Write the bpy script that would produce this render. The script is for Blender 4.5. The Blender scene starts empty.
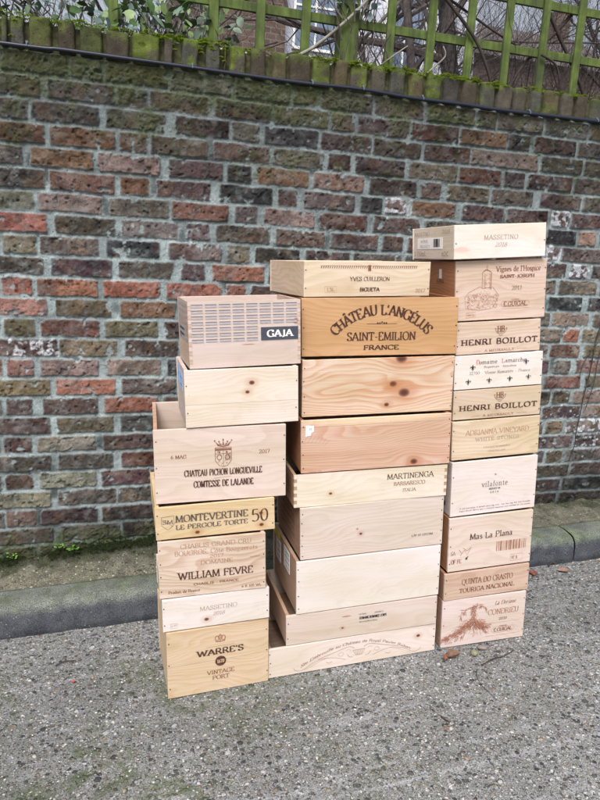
import bpy, bmesh, math, random
import numpy as np
from mathutils import Matrix, Vector

random.seed(7)
scene = bpy.context.scene
COL = scene.collection
R = math.radians

# ------------------------------------------------------------------ camera
F_PX, YAW, PITCH, ROLL, HC, DIST = 650.68, 0.303198, 0.227853, 0.053473, 1.38785, 2.57317
cd = bpy.data.cameras.new('camera')
cam = bpy.data.objects.new('camera', cd)
COL.objects.link(cam)
scene.camera = cam
cd.sensor_fit = 'VERTICAL'
cd.sensor_height = 36.0
cd.lens = F_PX / 800.0 * 36.0
cd.clip_start = 0.05
cd.clip_end = 800.0
_f0 = Vector((math.sin(YAW), math.cos(YAW), 0)); _r0 = Vector((math.cos(YAW), -math.sin(YAW), 0)); _u0 = Vector((0, 0, 1))
_f = _f0 * math.cos(PITCH) - _u0 * math.sin(PITCH)
_u1 = _f0 * math.sin(PITCH) + _u0 * math.cos(PITCH)
_r = _r0 * math.cos(ROLL) + _u1 * math.sin(ROLL)
_u = _u1 * math.cos(ROLL) - _r0 * math.sin(ROLL)
M = Matrix.Identity(4)
for i in range(3):
    M[i][0], M[i][1], M[i][2] = _r[i], _u[i], -_f[i]
M[0][3], M[1][3], M[2][3] = 0.0, -DIST, HC
cam.matrix_world = M

# ------------------------------------------------------------------ light
SUN_EL, SUN_AZ = R(52), R(208)      # azimuth measured clockwise from +Y: behind the camera, a little to its left
world = bpy.data.worlds.new('World')
scene.world = world
world.use_nodes = True
wn, wl = world.node_tree.nodes, world.node_tree.links
wn.clear()
sky = wn.new('ShaderNodeTexSky')
sky.sky_type = 'NISHITA'
sky.sun_disc = False
sky.sun_elevation = SUN_EL
sky.sun_rotation = SUN_AZ
sky.air_density = 1.0
sky.dust_density = 6.0
sky.ozone_density = 1.0
hs = wn.new('ShaderNodeHueSaturation')
hs.inputs['Saturation'].default_value = 0.42
bg = wn.new('ShaderNodeBackground')
bg.inputs['Strength'].default_value = 0.122
wo = wn.new('ShaderNodeOutputWorld')
wl.new(sky.outputs[0], hs.inputs['Color']); wl.new(hs.outputs[0], bg.inputs[0]); wl.new(bg.outputs[0], wo.inputs[0])
sd = bpy.data.lights.new('sun', 'SUN')
sd.energy = 1.5
sd.angle = R(24)
sd.color = (1.0, 0.985, 0.97)
sun = bpy.data.objects.new('sun', sd)
COL.objects.link(sun)
_to = Vector((math.sin(SUN_AZ) * math.cos(SUN_EL), math.cos(SUN_AZ) * math.cos(SUN_EL), math.sin(SUN_EL)))
sun.rotation_euler = _to.to_track_quat('Z', 'Y').to_euler()
sun.location = (0, -3, 6)
vs = scene.view_settings
vs.view_transform = 'Standard'
vs.look = 'None'
vs.exposure = 0.68
vs.gamma = 1.0
vs.use_curve_mapping = False
scene.cycles.max_bounces = 6
scene.cycles.use_denoising = True

# ------------------------------------------------------------------ the frame of the sloping street
TX, TY = -0.043283, 0.022042
PIV = Vector((0.4, -0.5, 0.0))
_ex = Vector((1, 0, -TX)).normalized()
_ez = Vector((TX, TY, 1)).normalized()
_ey = _ez.cross(_ex).normalized()
RT = Matrix((( _ex.x, _ey.x, _ez.x), (_ex.y, _ey.y, _ez.y), (_ex.z, _ey.z, _ez.z)))
def street(x, y, z=0.0):
    return RT @ (Vector((x, y, z)) - PIV) + PIV
def street_np(P):
    A = np.array(RT); c = np.array(PIV)
    return (P - c) @ A.T + c

# ------------------------------------------------------------------ helpers
def srgb(r, g, b, k=1.0):
    def f(c):
        c /= 255.0
        return (c / 12.92 if c <= 0.04045 else ((c + 0.055) / 1.055) ** 2.4) * k
    return (f(r), f(g), f(b))

def tag(o, label=None, cat=None, group=None, kind=None):
    if label: o['label'] = label
    if cat: o['category'] = cat
    if group: o['group'] = group
    if kind: o['kind'] = kind
    return o

def empty(name, mat=None, loc=None):
    o = bpy.data.objects.new(name, None)
    o.empty_display_size = 0.05
    COL.objects.link(o)
    if mat is not None: o.matrix_world = mat
    if loc is not None: o.location = loc
    return o

def link_mesh(name, me, mat, parent=None):
    o = bpy.data.objects.new(name, me)
    if mat is not None and not me.materials: me.materials.append(mat)
    COL.objects.link(o)
    if parent is not None: o.parent = parent
    return o

def mesh_np(name, V, F, smooth=True, col=None):
    me = bpy.data.meshes.new(name)
    V = np.asarray(V, dtype=np.float32); F = np.asarray(F, dtype=np.int32)
    n = F.shape[1]
    me.vertices.add(len(V)); me.vertices.foreach_set('co', V.ravel())
    me.loops.add(F.size); me.loops.foreach_set('vertex_index', F.ravel())
    me.polygons.add(len(F))
    me.polygons.foreach_set('loop_start', np.arange(0, F.size, n, dtype=np.int32))
    me.polygons.foreach_set('loop_total', np.full(len(F), n, dtype=np.int32))
    me.polygons.foreach_set('use_smooth', np.full(len(F), smooth))
    if col is not None:
        a = me.color_attributes.new('tint', 'FLOAT_COLOR', 'POINT')
        c = np.ones((len(V), 4), dtype=np.float32); c[:, :3] = col
        a.data.foreach_set('color', c.ravel())
    me.update(); me.validate()
    return me

def grid_faces(nu, nv):
    i = np.arange(nu - 1)[:, None] * nv + np.arange(nv - 1)[None, :]
    i = i.ravel()
    return np.stack([i, i + nv, i + nv + 1, i + 1], 1)

def _hash(ix, iy, seed):
    h = (ix.astype(np.int64) * 374761393 + iy.astype(np.int64) * 668265263 + seed * 974711) & 0xffffffff
    h = ((h ^ (h >> 13)) * 1274126177) & 0xffffffff
    h = h ^ (h >> 16)
    return (h & 0xffff) / 65535.0

def vnoise(x, y, scale, seed=0):
    """smooth lattice noise, 0..1; scale = cell size"""
    x = x / scale; y = y / scale
    ix = np.floor(x); iy = np.floor(y)
    fx = x - ix; fy = y - iy
    fx = fx * fx * (3 - 2 * fx); fy = fy * fy * (3 - 2 * fy)
    a = _hash(ix, iy, seed); b = _hash(ix + 1, iy, seed); c = _hash(ix, iy + 1, seed); d = _hash(ix + 1, iy + 1, seed)
    return (a * (1 - fx) + b * fx) * (1 - fy) + (c * (1 - fx) + d * fx) * fy

def fbm(x, y, scale, seed=0, octv=3):
    s = 0; w = 0.5; t = 0
    for k in range(octv):
        s = s + w * vnoise(x, y, scale / 2 ** k, seed + 17 * k); t += w; w *= 0.55
    return s / t

def sstep(a, b, x):
    t = np.clip((x - a) / (b - a), 0, 1)
    return t * t * (3 - 2 * t)

class MB:
    """collects simple shapes, builds ONE mesh"""
    def __init__(self): self.v = []; self.f = []
    def add(self, v, f):
        o = len(self.v); self.v += [tuple(p) for p in v]; self.f += [tuple(i + o for i in q) for q in f]
    def box(self, a, b):
        x0, y0, z0 = a; x1, y1, z1 = b
        self.add([(x0,y0,z0),(x1,y0,z0),(x1,y1,z0),(x0,y1,z0),(x0,y0,z1),(x1,y0,z1),(x1,y1,z1),(x0,y1,z1)],
                 [(0,3,2,1),(4,5,6,7),(0,1,5,4),(1,2,6,5),(2,3,7,6),(3,0,4,7)])
    def tube(self, pts, rad, n=6, cap=True):
        pts = [Vector(p) for p in pts]
        if not hasattr(rad, '__len__'): rad = [rad] * len(pts)
        V = []; ref = Vector((0.13, 0.21, 0.97))
        for i, p in enumerate(pts):
            t = (pts[min(i + 1, len(pts) - 1)] - pts[max(i - 1, 0)])
            t = t.normalized() if t.length > 1e-9 else Vector((0, 0, 1))
            a = t.cross(ref)
            if a.length < 0.05: a = t.cross(Vector((1, 0, 0)))
            a.normalize(); b = t.cross(a)
            for k in range(n):
                w = 2 * math.pi * k / n
                V.append(p + (a * math.cos(w) + b * math.sin(w)) * rad[i])
        Fs = []
        for i in range(len(pts) - 1):
            for k in range(n):
                k2 = (k + 1) % n
                Fs.append((i * n + k, i * n + k2, (i + 1) * n + k2, (i + 1) * n + k))
        if cap and n > 2:
            Fs.append(tuple(range(n))[::-1]); Fs.append(tuple((len(pts) - 1) * n + k for k in range(n)))
        self.add(V, Fs)
    def build(self, name, mat, parent=None, smooth=False, bevel=0):
        me = bpy.data.meshes.new(name)
        me.from_pydata(self.v, [], self.f)
        if bevel:
            bm = bmesh.new(); bm.from_mesh(me)
            bmesh.ops.bevel(bm, geom=bm.edges[:], offset=bevel, segments=1, affect='EDGES', clamp_overlap=True)
            bm.to_mesh(me); bm.free()
        if smooth:
            for p in me.polygons: p.use_smooth = True
        me.update()
        return link_mesh(name, me, mat, parent)

# ------------------------------------------------------------------ node helper
class NT:
    def __init__(self, name):
        self.m = bpy.data.materials.new(name); self.m.use_nodes = True
        self.t = self.m.node_tree; self.t.nodes.clear()
        self.out = self.n('ShaderNodeOutputMaterial')
        self.b = self.n('ShaderNodeBsdfPrincipled')
        self.l(self.b.outputs[0], self.out.inputs['Surface'])
    def n(self, k, **kw):
        x = self.t.nodes.new(k)
        for a, b in kw.items(): setattr(x, a, b)
        return x
    def l(self, a, b): self.t.links.new(a, b)
    def put(self, sock, v):
        if hasattr(v, 'node'): self.l(v, sock)
        else:
            if hasattr(sock.default_value, '__len__') and hasattr(v, '__len__') and len(v) == 3 and len(sock.default_value) == 4: v = (*v, 1)
            sock.default_value = v
    def math(self, op, a, b=0.0, c=None, clamp=False):
        x = self.n('ShaderNodeMath', operation=op, use_clamp=clamp)
        self.put(x.inputs[0], a); self.put(x.inputs[1], b)
        if c is not None: self.put(x.inputs[2], c)
        return x.outputs[0]
    def ramp(self, v, a, b, lo=0.0, hi=1.0):
        x = self.n('ShaderNodeMapRange', interpolation_type='SMOOTHSTEP')
        self.put(x.inputs['Value'], v); self.put(x.inputs['From Min'], a); self.put(x.inputs['From Max'], b)
        self.put(x.inputs['To Min'], lo); self.put(x.inputs['To Max'], hi)
        return x.outputs[0]
    def mix(self, f, a, b, mode='MIX'):
        x = self.n('ShaderNodeMix', data_type='RGBA', blend_type=mode)
        self.put(x.inputs[0], f); self.put(x.inputs[6], a); self.put(x.inputs[7], b)
        return x.outputs[2]
    def xyz(self, x, y, z):
        c = self.n('ShaderNodeCombineXYZ')
        self.put(c.inputs[0], x); self.put(c.inputs[1], y); self.put(c.inputs[2], z)
        return c.outputs[0]
    def noise(self, vec, scale, detail=3.0, rough=0.55, dist=0.0):
        x = self.n('ShaderNodeTexNoise')
        if vec is not None: self.l(vec, x.inputs['Vector'])
        x.inputs['Scale'].default_value = scale; x.inputs['Detail'].default_value = detail
        x.inputs['Roughness'].default_value = rough; x.inputs['Distortion'].default_value = dist
        return x.outputs[0]
    def noisec(self, vec, scale, detail=2.0):
        x = self.n('ShaderNodeTexNoise')
        if vec is not None: self.l(vec, x.inputs['Vector'])
        x.inputs['Scale'].default_value = scale; x.inputs['Detail'].default_value = detail
        return x.outputs[1]
    def voro(self, vec, scale, feature='F1', rnd=1.0):
        x = self.n('ShaderNodeTexVoronoi', feature=feature)
        self.l(vec, x.inputs['Vector']); x.inputs['Scale'].default_value = scale
        x.inputs['Randomness'].default_value = rnd
        return x
    def cramp(self, v, stops, interp='LINEAR'):
        x = self.n('ShaderNodeValToRGB'); x.color_ramp.interpolation = interp
        e = x.color_ramp.elements
        while len(e) < len(stops): e.new(0.5)
        for i, (p, c) in enumerate(stops): e[i].position = p; e[i].color = (*c, 1)
        self.put(x.inputs[0], v)
        return x.outputs[0]
    def bump(self, h, strength=0.3, dist=0.002, normal=None):
        x = self.n('ShaderNodeBump'); x.inputs['Strength'].default_value = strength; x.inputs['Distance'].default_value = dist
        self.l(h, x.inputs['Height'])
        if normal is not None: self.l(normal, x.inputs['Normal'])
        return x.outputs[0]
    def base(self, c, rough=0.8, spec=0.3, normal=None):
        self.put(self.b.inputs['Base Color'], c)
        self.put(self.b.inputs['Roughness'], rough)
        self.b.inputs['Specular IOR Level'].default_value = spec
        if normal is not None: self.l(normal, self.b.inputs['Normal'])
        return self.m
    def obj(self):
        return self.n('ShaderNodeTexCoord').outputs['Object']

def mat_plain(name, c, rough=0.7, spec=0.3, var=0.0, scale=60.0):
    t = NT(name)
    col = (*c, 1)
    if var:
        o = t.obj()
        n = t.ramp(t.noise(o, scale, 4), 0.3, 0.7, 1 - var, 1 + var)
        col = t.mix(1.0, (*c, 1), t.xyz(n, n, n), 'MULTIPLY')
        return t.base(col, rough, spec, t.bump(t.noise(o, scale * 3), 0.3, 0.001))
    return t.base(col, rough, spec)

# ------------------------------------------------------------------ materials
def make_brick_mat(name, grain=1.0):
    t = NT(name)
    at = t.n('ShaderNodeAttribute', attribute_name='tint')
    o = t.obj()
    n1 = t.noise(o, 260, 3, 0.7); n2 = t.noise(o, 55, 4, 0.65); n3 = t.noise(o, 900, 2)
    f = t.math('MULTIPLY', t.ramp(n1, 0.25, 0.75, 0.70, 1.28), t.ramp(n2, 0.25, 0.75, 0.82, 1.18))
    c = t.mix(1.0, at.outputs['Color'], t.xyz(f, f, f), 'MULTIPLY')
    vo = t.voro(o, 85)
    pit = t.math('MULTIPLY', t.ramp(vo.outputs['Distance'], 0.13, 0.24, 1, 0), t.ramp(t.noise(o, 22, 2), 0.50, 0.62))
    c = t.mix(t.math('MULTIPLY', pit, 0.75 * grain), c, (0.02, 0.018, 0.018))
    h = t.math('ADD', t.math('MULTIPLY', n1, 0.9), t.math('ADD', t.math('MULTIPLY', n2, 0.8), t.math('MULTIPLY', pit, -1.2)))
    h = t.math('ADD', h, t.math('MULTIPLY', n3, 0.3))
    return t.base(c, 0.88, 0.25, t.bump(h, 0.75, 0.0035))
M_BRICK = make_brick_mat('brick')

def make_road():
    t = NT('road_aggregate')
    o = t.obj()
    warp = t.noisec(o, 40, 2)
    wv = t.n('ShaderNodeVectorMath', operation='MULTIPLY_ADD')
    t.l(warp, wv.inputs[0]); wv.inputs[1].default_value = (0.012,) * 3; t.l(o, wv.inputs[2])
    p = wv.outputs[0]
    # cement matrix
    big = t.noise(o, 1.7, 4, 0.6)
    mid = t.noise(o, 14, 4, 0.65)
    fine = t.noise(o, 420, 3, 0.7)
    mcol = t.cramp(fine, [(0.34, srgb(58, 58, 58)), (0.5, srgb(124, 124, 122)), (0.66, srgb(186, 186, 184))])
    # streaks along the street
    sx = t.n('ShaderNodeSeparateXYZ'); t.l(o, sx.inputs[0])
    st = t.noise(t.xyz(t.math('MULTIPLY', sx.outputs[0], 0.9), t.math('MULTIPLY', sx.outputs[1], 26.0), 0.0), 1.0, 3)
    mcol = t.mix(t.ramp(st, 0.50, 0.70, 0, 0.55), mcol, srgb(178, 178, 182))
    col = mcol; h = t.math('MULTIPLY', fine, 0.35)
    # three sizes of stones
    for sc, lo, thr, a in ((260, 0.30, 0.40, 0.7), (135, 0.34, 0.36, 0.85), (76, 0.38, 0.56, 0.95), (46, 0.36, 0.90, 0.9)):
        v = t.voro(p, sc)
        c3 = t.n('ShaderNodeSeparateColor'); t.l(v.outputs['Color'], c3.inputs[0])
        edge = t.ramp(v.outputs['Distance'], lo, lo + 0.13, 1, 0)
        on = t.math('GREATER_THAN', c3.outputs[0], thr)
        k = t.math('MULTIPLY', edge, on)
        pal = t.cramp(c3.outputs[1], [(0.0, srgb(58, 59, 60)), (0.08, srgb(84, 84, 82)), (0.30, srgb(146, 146, 138)), (0.46, srgb(122, 112, 102)),
              (0.54, srgb(134, 138, 126)), (0.66, srgb(164, 164, 158)), (0.76, srgb(190, 190, 187)), (0.88, srgb(146, 134, 114)), (0.92, srgb(162, 168, 176)), (0.965, srgb(204, 202, 196)), (0.992, srgb(156, 124, 102))], 'CONSTANT')
        col = t.mix(t.math('MULTIPLY', k, a), col, pal)
        h = t.math('ADD', h, t.math('MULTIPLY', k, 1.1 * 150.0 / sc))
    # damp and algae
    g = t.math('MULTIPLY', t.ramp(t.noise(o, 3.2, 4, 0.6), 0.38, 0.60), t.ramp(mid, 0.38, 0.60))
    reg = t.math('MULTIPLY', t.ramp(sx.outputs[0], 1.0, 0.1, 0.25, 1.25), t.ramp(sx.outputs[1], -0.35, -0.6, 0.2, 1))
    g = t.math('MULTIPLY', g, reg)
    col = t.mix(t.math('MULTIPLY', g, 0.60), col, srgb(80, 90, 58))
    dk = t.ramp(big, 0.35, 0.7, 0.86, 1.12)
    col = t.mix(1.0, col, t.xyz(dk, dk, dk), 'MULTIPLY')
    k2 = 0.88
    col = t.mix(1.0, col, (k2 * .98, k2 * .985, k2 * 1.03, 1), 'MULTIPLY')
    return t.base(col, 0.8, 0.3, t.bump(h, 0.9, 0.0035))
M_ROAD = make_road()

def make_kerb():
    t = NT('kerb_stone')
    at = t.n('ShaderNodeAttribute', attribute_name='tint')
    o = t.obj()
    n = t.noise(o, 330, 3, 0.75); m = t.noise(o, 18, 4, 0.6)
    f = t.math('MULTIPLY', t.ramp(n, 0.38, 0.62, 0.42, 1.75), t.ramp(m, 0.3, 0.7, 0.75, 1.22))
    c = t.mix(1.0, at.outputs['Color'], t.xyz(f, f, f), 'MULTIPLY')
    v = t.voro(o, 120)
    c3 = t.n('ShaderNodeSeparateColor'); t.l(v.outputs['Color'], c3.inputs[0])
    k = t.math('MULTIPLY', t.ramp(v.outputs['Distance'], 0.12, 0.3, 1, 0), t.math('GREATER_THAN', c3.outputs[0], 0.80))
    c = t.mix(t.math('MULTIPLY', k, 0.6), c, t.mix(c3.outputs[1], srgb(90, 84, 78), srgb(190, 190, 186)))
    return t.base(c, 0.72, 0.35, t.bump(t.math('ADD', n, t.math('MULTIPLY', m, 2)), 0.55, 0.002))
M_KERB = make_kerb()
def make_pave():
    t = NT('pavement_aggregate')
    at = t.n('ShaderNodeAttribute', attribute_name='tint'); o = t.obj()
    n = t.noise(o, 380, 3, 0.75); m = t.noise(o, 22, 4, 0.65)
    f = t.math('MULTIPLY', t.ramp(n, 0.33, 0.67, 0.55, 1.5), t.ramp(m, 0.3, 0.7, 0.72, 1.25))
    c = t.mix(1.0, at.outputs['Color'], t.xyz(f, f, f), 'MULTIPLY'); h = n
    for sc, thr in ((190, .40), (95, .58), (60, .80)):
        v = t.voro(o, sc); c3 = t.n('ShaderNodeSeparateColor'); t.l(v.outputs['Color'], c3.inputs[0])
        k = t.math('MULTIPLY', t.ramp(v.outputs['Distance'], .30, .44, 1, 0), t.math('GREATER_THAN', c3.outputs[0], thr))
        g = t.cramp(c3.outputs[1], [(0, (.35, .35, .35)), (.28, (1.5, 1.45, 1.35)), (.5, (.7, .66, .62)), (.68, (2.2, 2.15, 2.0)), (.88, (3.6, 3.6, 3.6))], 'CONSTANT')
        c = t.mix(t.math('MULTIPLY', k, .8), c, t.mix(1.0, at.outputs['Color'], g, 'MULTIPLY')); h = t.math('ADD', h, t.math('MULTIPLY', k, 1.4))
    return t.base(c, .85, .25, t.bump(h, .8, .003))
M_PAVE = make_pave()

def make_wood(name, light, dark, knots=(), seed=0.0, axis='X', seams=(), strength=1.0, contrast=1.0, freq=1.0, blotch=()):
    """pine board: grain along `axis`; knots = (along, across, radius) in metres"""
    t = NT(name)
    s = t.n('ShaderNodeSeparateXYZ'); t.l(t.obj(), s.inputs[0])
    if axis == 'X': a, v = s.outputs[0], s.outputs[2]
    elif axis == 'Y': a, v = s.outputs[1], s.outputs[2]
    else: a, v = s.outputs[0], s.outputs[1]
    # board seams offset the grain
    off = seed
    for z in seams:
        off = t.math('ADD', off, t.math('MULTIPLY', t.math('GREATER_THAN', v, z), 3.7))
    vv = v
    kd = []
    for (kx, kz, r) in knots:
        dx = t.math('MULTIPLY', t.math('SUBTRACT', a, kx), 1 / (r * 5.5)); dz0 = t.math('SUBTRACT', v, kz)
        dz = t.math('MULTIPLY', dz0, 1 / (r * 3.0))
        d2 = t.math('ADD', t.math('MULTIPLY', dx, dx), t.math('MULTIPLY', dz, dz))
        e = t.math('EXPONENT', t.math('MULTIPLY', d2, -1.0))
        vv = t.math('SUBTRACT', vv, t.math('MULTIPLY', t.math('MULTIPLY', dz0, e), 0.85))
        ex = t.math('MULTIPLY', t.math('SUBTRACT', a, kx), 1 / (r * 1.35)); ez = t.math('MULTIPLY', dz0, 1 / r)
        kd.append(t.math('SQRT', t.math('ADD', t.math('MULTIPLY', ex, ex), t.math('MULTIPLY', ez, ez))))
    wob = t.noise(t.xyz(t.math('MULTIPLY', a, 2.3), t.math('MULTIPLY', vv, 7.0), off), 1.0, 2, 0.5)
    ringc = t.math('ADD', t.math('MULTIPLY', vv, 62.0 * freq), t.math('MULTIPLY', wob, 15.0 * freq))
    fr = t.math('FRACT', ringc)
    ring = t.math('MULTIPLY', t.ramp(fr, 0.15, 0.85), t.ramp(fr, 1.0, 0.88, 0, 1))
    streak = t.noise(t.xyz(t.math('MULTIPLY', a, 5.0), t.math('MULTIPLY', vv, 330.0), off), 1.0, 3, 0.6)
    wide = t.noise(t.xyz(t.math('MULTIPLY', a, 1.2), t.math('MULTIPLY', vv, 16.0), t.math('ADD', off, 5.0)), 1.0, 2, 0.5)
    fac = t.math('ADD', t.math('MULTIPLY', ring, 0.42), t.math('ADD', t.math('MULTIPLY', t.math('SUBTRACT', streak, 0.5), 0.9), t.math('MULTIPLY', t.math('SUBTRACT', wide, 0.42), 1.15)))
    fac = t.math('MULTIPLY', fac, 1.0 * contrast, clamp=True)
    c = t.mix(fac, light, dark)
    cl = t.noise(t.xyz(t.math('MULTIPLY', a, 3.0), t.math('MULTIPLY', v, 9.0), t.math('ADD', off, 9.0)), 1.0, 3)
    kk = t.ramp(cl, 0.3, 0.7, 0.93, 1.05)
    c = t.mix(1.0, c, t.xyz(kk, kk, t.math('MULTIPLY', kk, kk)), 'MULTIPLY')
    for (bx, bz, br, bc) in blotch:
        ex = t.math('MULTIPLY', t.math('SUBTRACT', a, bx), 1 / br[0]); ez = t.math('MULTIPLY', t.math('SUBTRACT', v, bz), 1 / br[1])
        d = t.math('ADD', t.math('SQRT', t.math('ADD', t.math('MULTIPLY', ex, ex), t.math('MULTIPLY', ez, ez))), t.math('MULTIPLY', t.math('SUBTRACT', streak, 0.5), 1.0))
        c = t.mix(t.ramp(d, 0.5, 1.1, 0.75, 0), c, bc)
    for d in kd:
        c = t.mix(t.ramp(d, 1.0, 3.4, 0.42, 0), c, tuple(q * f for q, f in zip(dark, (0.86, 0.62, 0.46))))
        c = t.mix(t.ramp(d, 0.65, 1.15, 0.9, 0), c, srgb(124, 74, 54, .8))
        c = t.mix(t.ramp(d, 0.3, 0.8, 0.75, 0), c, srgb(74, 40, 36, .8))
    for z in seams:
        c = t.mix(t.ramp(t.math('ABSOLUTE', t.math('SUBTRACT', v, z)), 0.0002, 0.0009, 0.55, 0), c, (0.12, 0.08, 0.05))
    # faint handling dirt
    dn = t.noise(t.obj(), 900, 2)
    gr = t.ramp(t.noise(t.obj(), 11, 5, .7), 0.52, 0.78, 0, 0.16)
    c = t.mix(gr, c, (0.30, 0.24, 0.20))
    sp = t.ramp(t.noise(t.obj(), 130, 2), 0.68, 0.76, 0, 0.45)
    c = t.mix(sp, c, (0.30, 0.20, 0.13))
    h = t.math('ADD', t.math('MULTIPLY', fac, 0.6), t.math('ADD', t.math('MULTIPLY', streak, 0.9), t.math('MULTIPLY', dn, 0.3)))
    return t.base(c, 0.62, 0.28, t.bump(h, 0.35, 0.0008))

def make_ink(name, c, fade=0.35):
    t = NT(name)
    o = t.obj()
    f = t.ramp(t.noise(o, 420, 3, 0.7), 0.52, 0.72, 0, 1)
    tr = t.n('ShaderNodeBsdfTransparent'); mx = t.n('ShaderNodeMixShader')
    s = t.n('ShaderNodeSeparateXYZ'); t.l(o, s.inputs[0])
    g = t.noise(t.xyz(t.math('MULTIPLY', s.outputs[0], 20), 0.0, t.math('MULTIPLY', s.outputs[2], 260)), 1.0, 2)
    f2 = t.math('MAXIMUM', t.math('MULTIPLY', f, min(0.9, fade + 0.25)), t.ramp(g, 0.40, 0.70, fade * 0.5, fade + 0.25))
    t.l(f2, mx.inputs[0]); t.l(t.b.outputs[0], mx.inputs[1]); t.l(tr.outputs[0], mx.inputs[2])
    t.l(mx.outputs[0], t.out.inputs['Surface'])
    c2 = t.mix(t.ramp(t.noise(o, 60, 3), .35, .65), (*c, 1), tuple(min(1, q * 1.3 + .016) for q in c))
    return t.base(c2, 0.8, 0.15)

INK = {
 'dark': make_ink('branded_dark', srgb(70, 42, 34), 0.08),
 'brown': make_ink('branded_brown', srgb(116, 72, 52), 0.16),
 'tan': make_ink('branded_tan', srgb(160, 126, 102), 0.28),
 'pale': make_ink('branded_pale', srgb(156, 136, 122), 0.28),
 'grey': make_ink('stamp_grey', srgb(82, 72, 68), 0.18),
 'black': make_ink('stamp_black', srgb(44, 42, 46), 0.08),
 'red': make_ink('stamp_red', srgb(205, 60, 70), 0.05),
 'rust': make_ink('branded_rust', srgb(146, 98, 80), 0.22),
}
M_WHITE = mat_plain('sticker_paper', srgb(232, 230, 232), 0.6, 0.3, 0.05, 40)
M_BLUEP = mat_plain('sticker_blue', srgb(150, 180, 225), 0.6, 0.3, 0.08, 40)
M_YELLOW = mat_plain('sticker_yellow', srgb(225, 205, 60), 0.6, 0.3)
M_PLATE = mat_plain('sign_slate', srgb(66, 70, 82), 0.55, 0.4, 0.12, 80)
M_PLATEW = mat_plain('sign_white', srgb(240, 238, 235), 0.6)
M_SLOT = mat_plain('slot_grey', srgb(168, 162, 166), 0.8, 0.1, 0.08, 90)
M_NAIL = mat_plain('nail_head', srgb(58, 42, 36), 0.5, 0.4)
M_BAR = mat_plain('barcode_black', srgb(40, 38, 40), 0.7)

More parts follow.
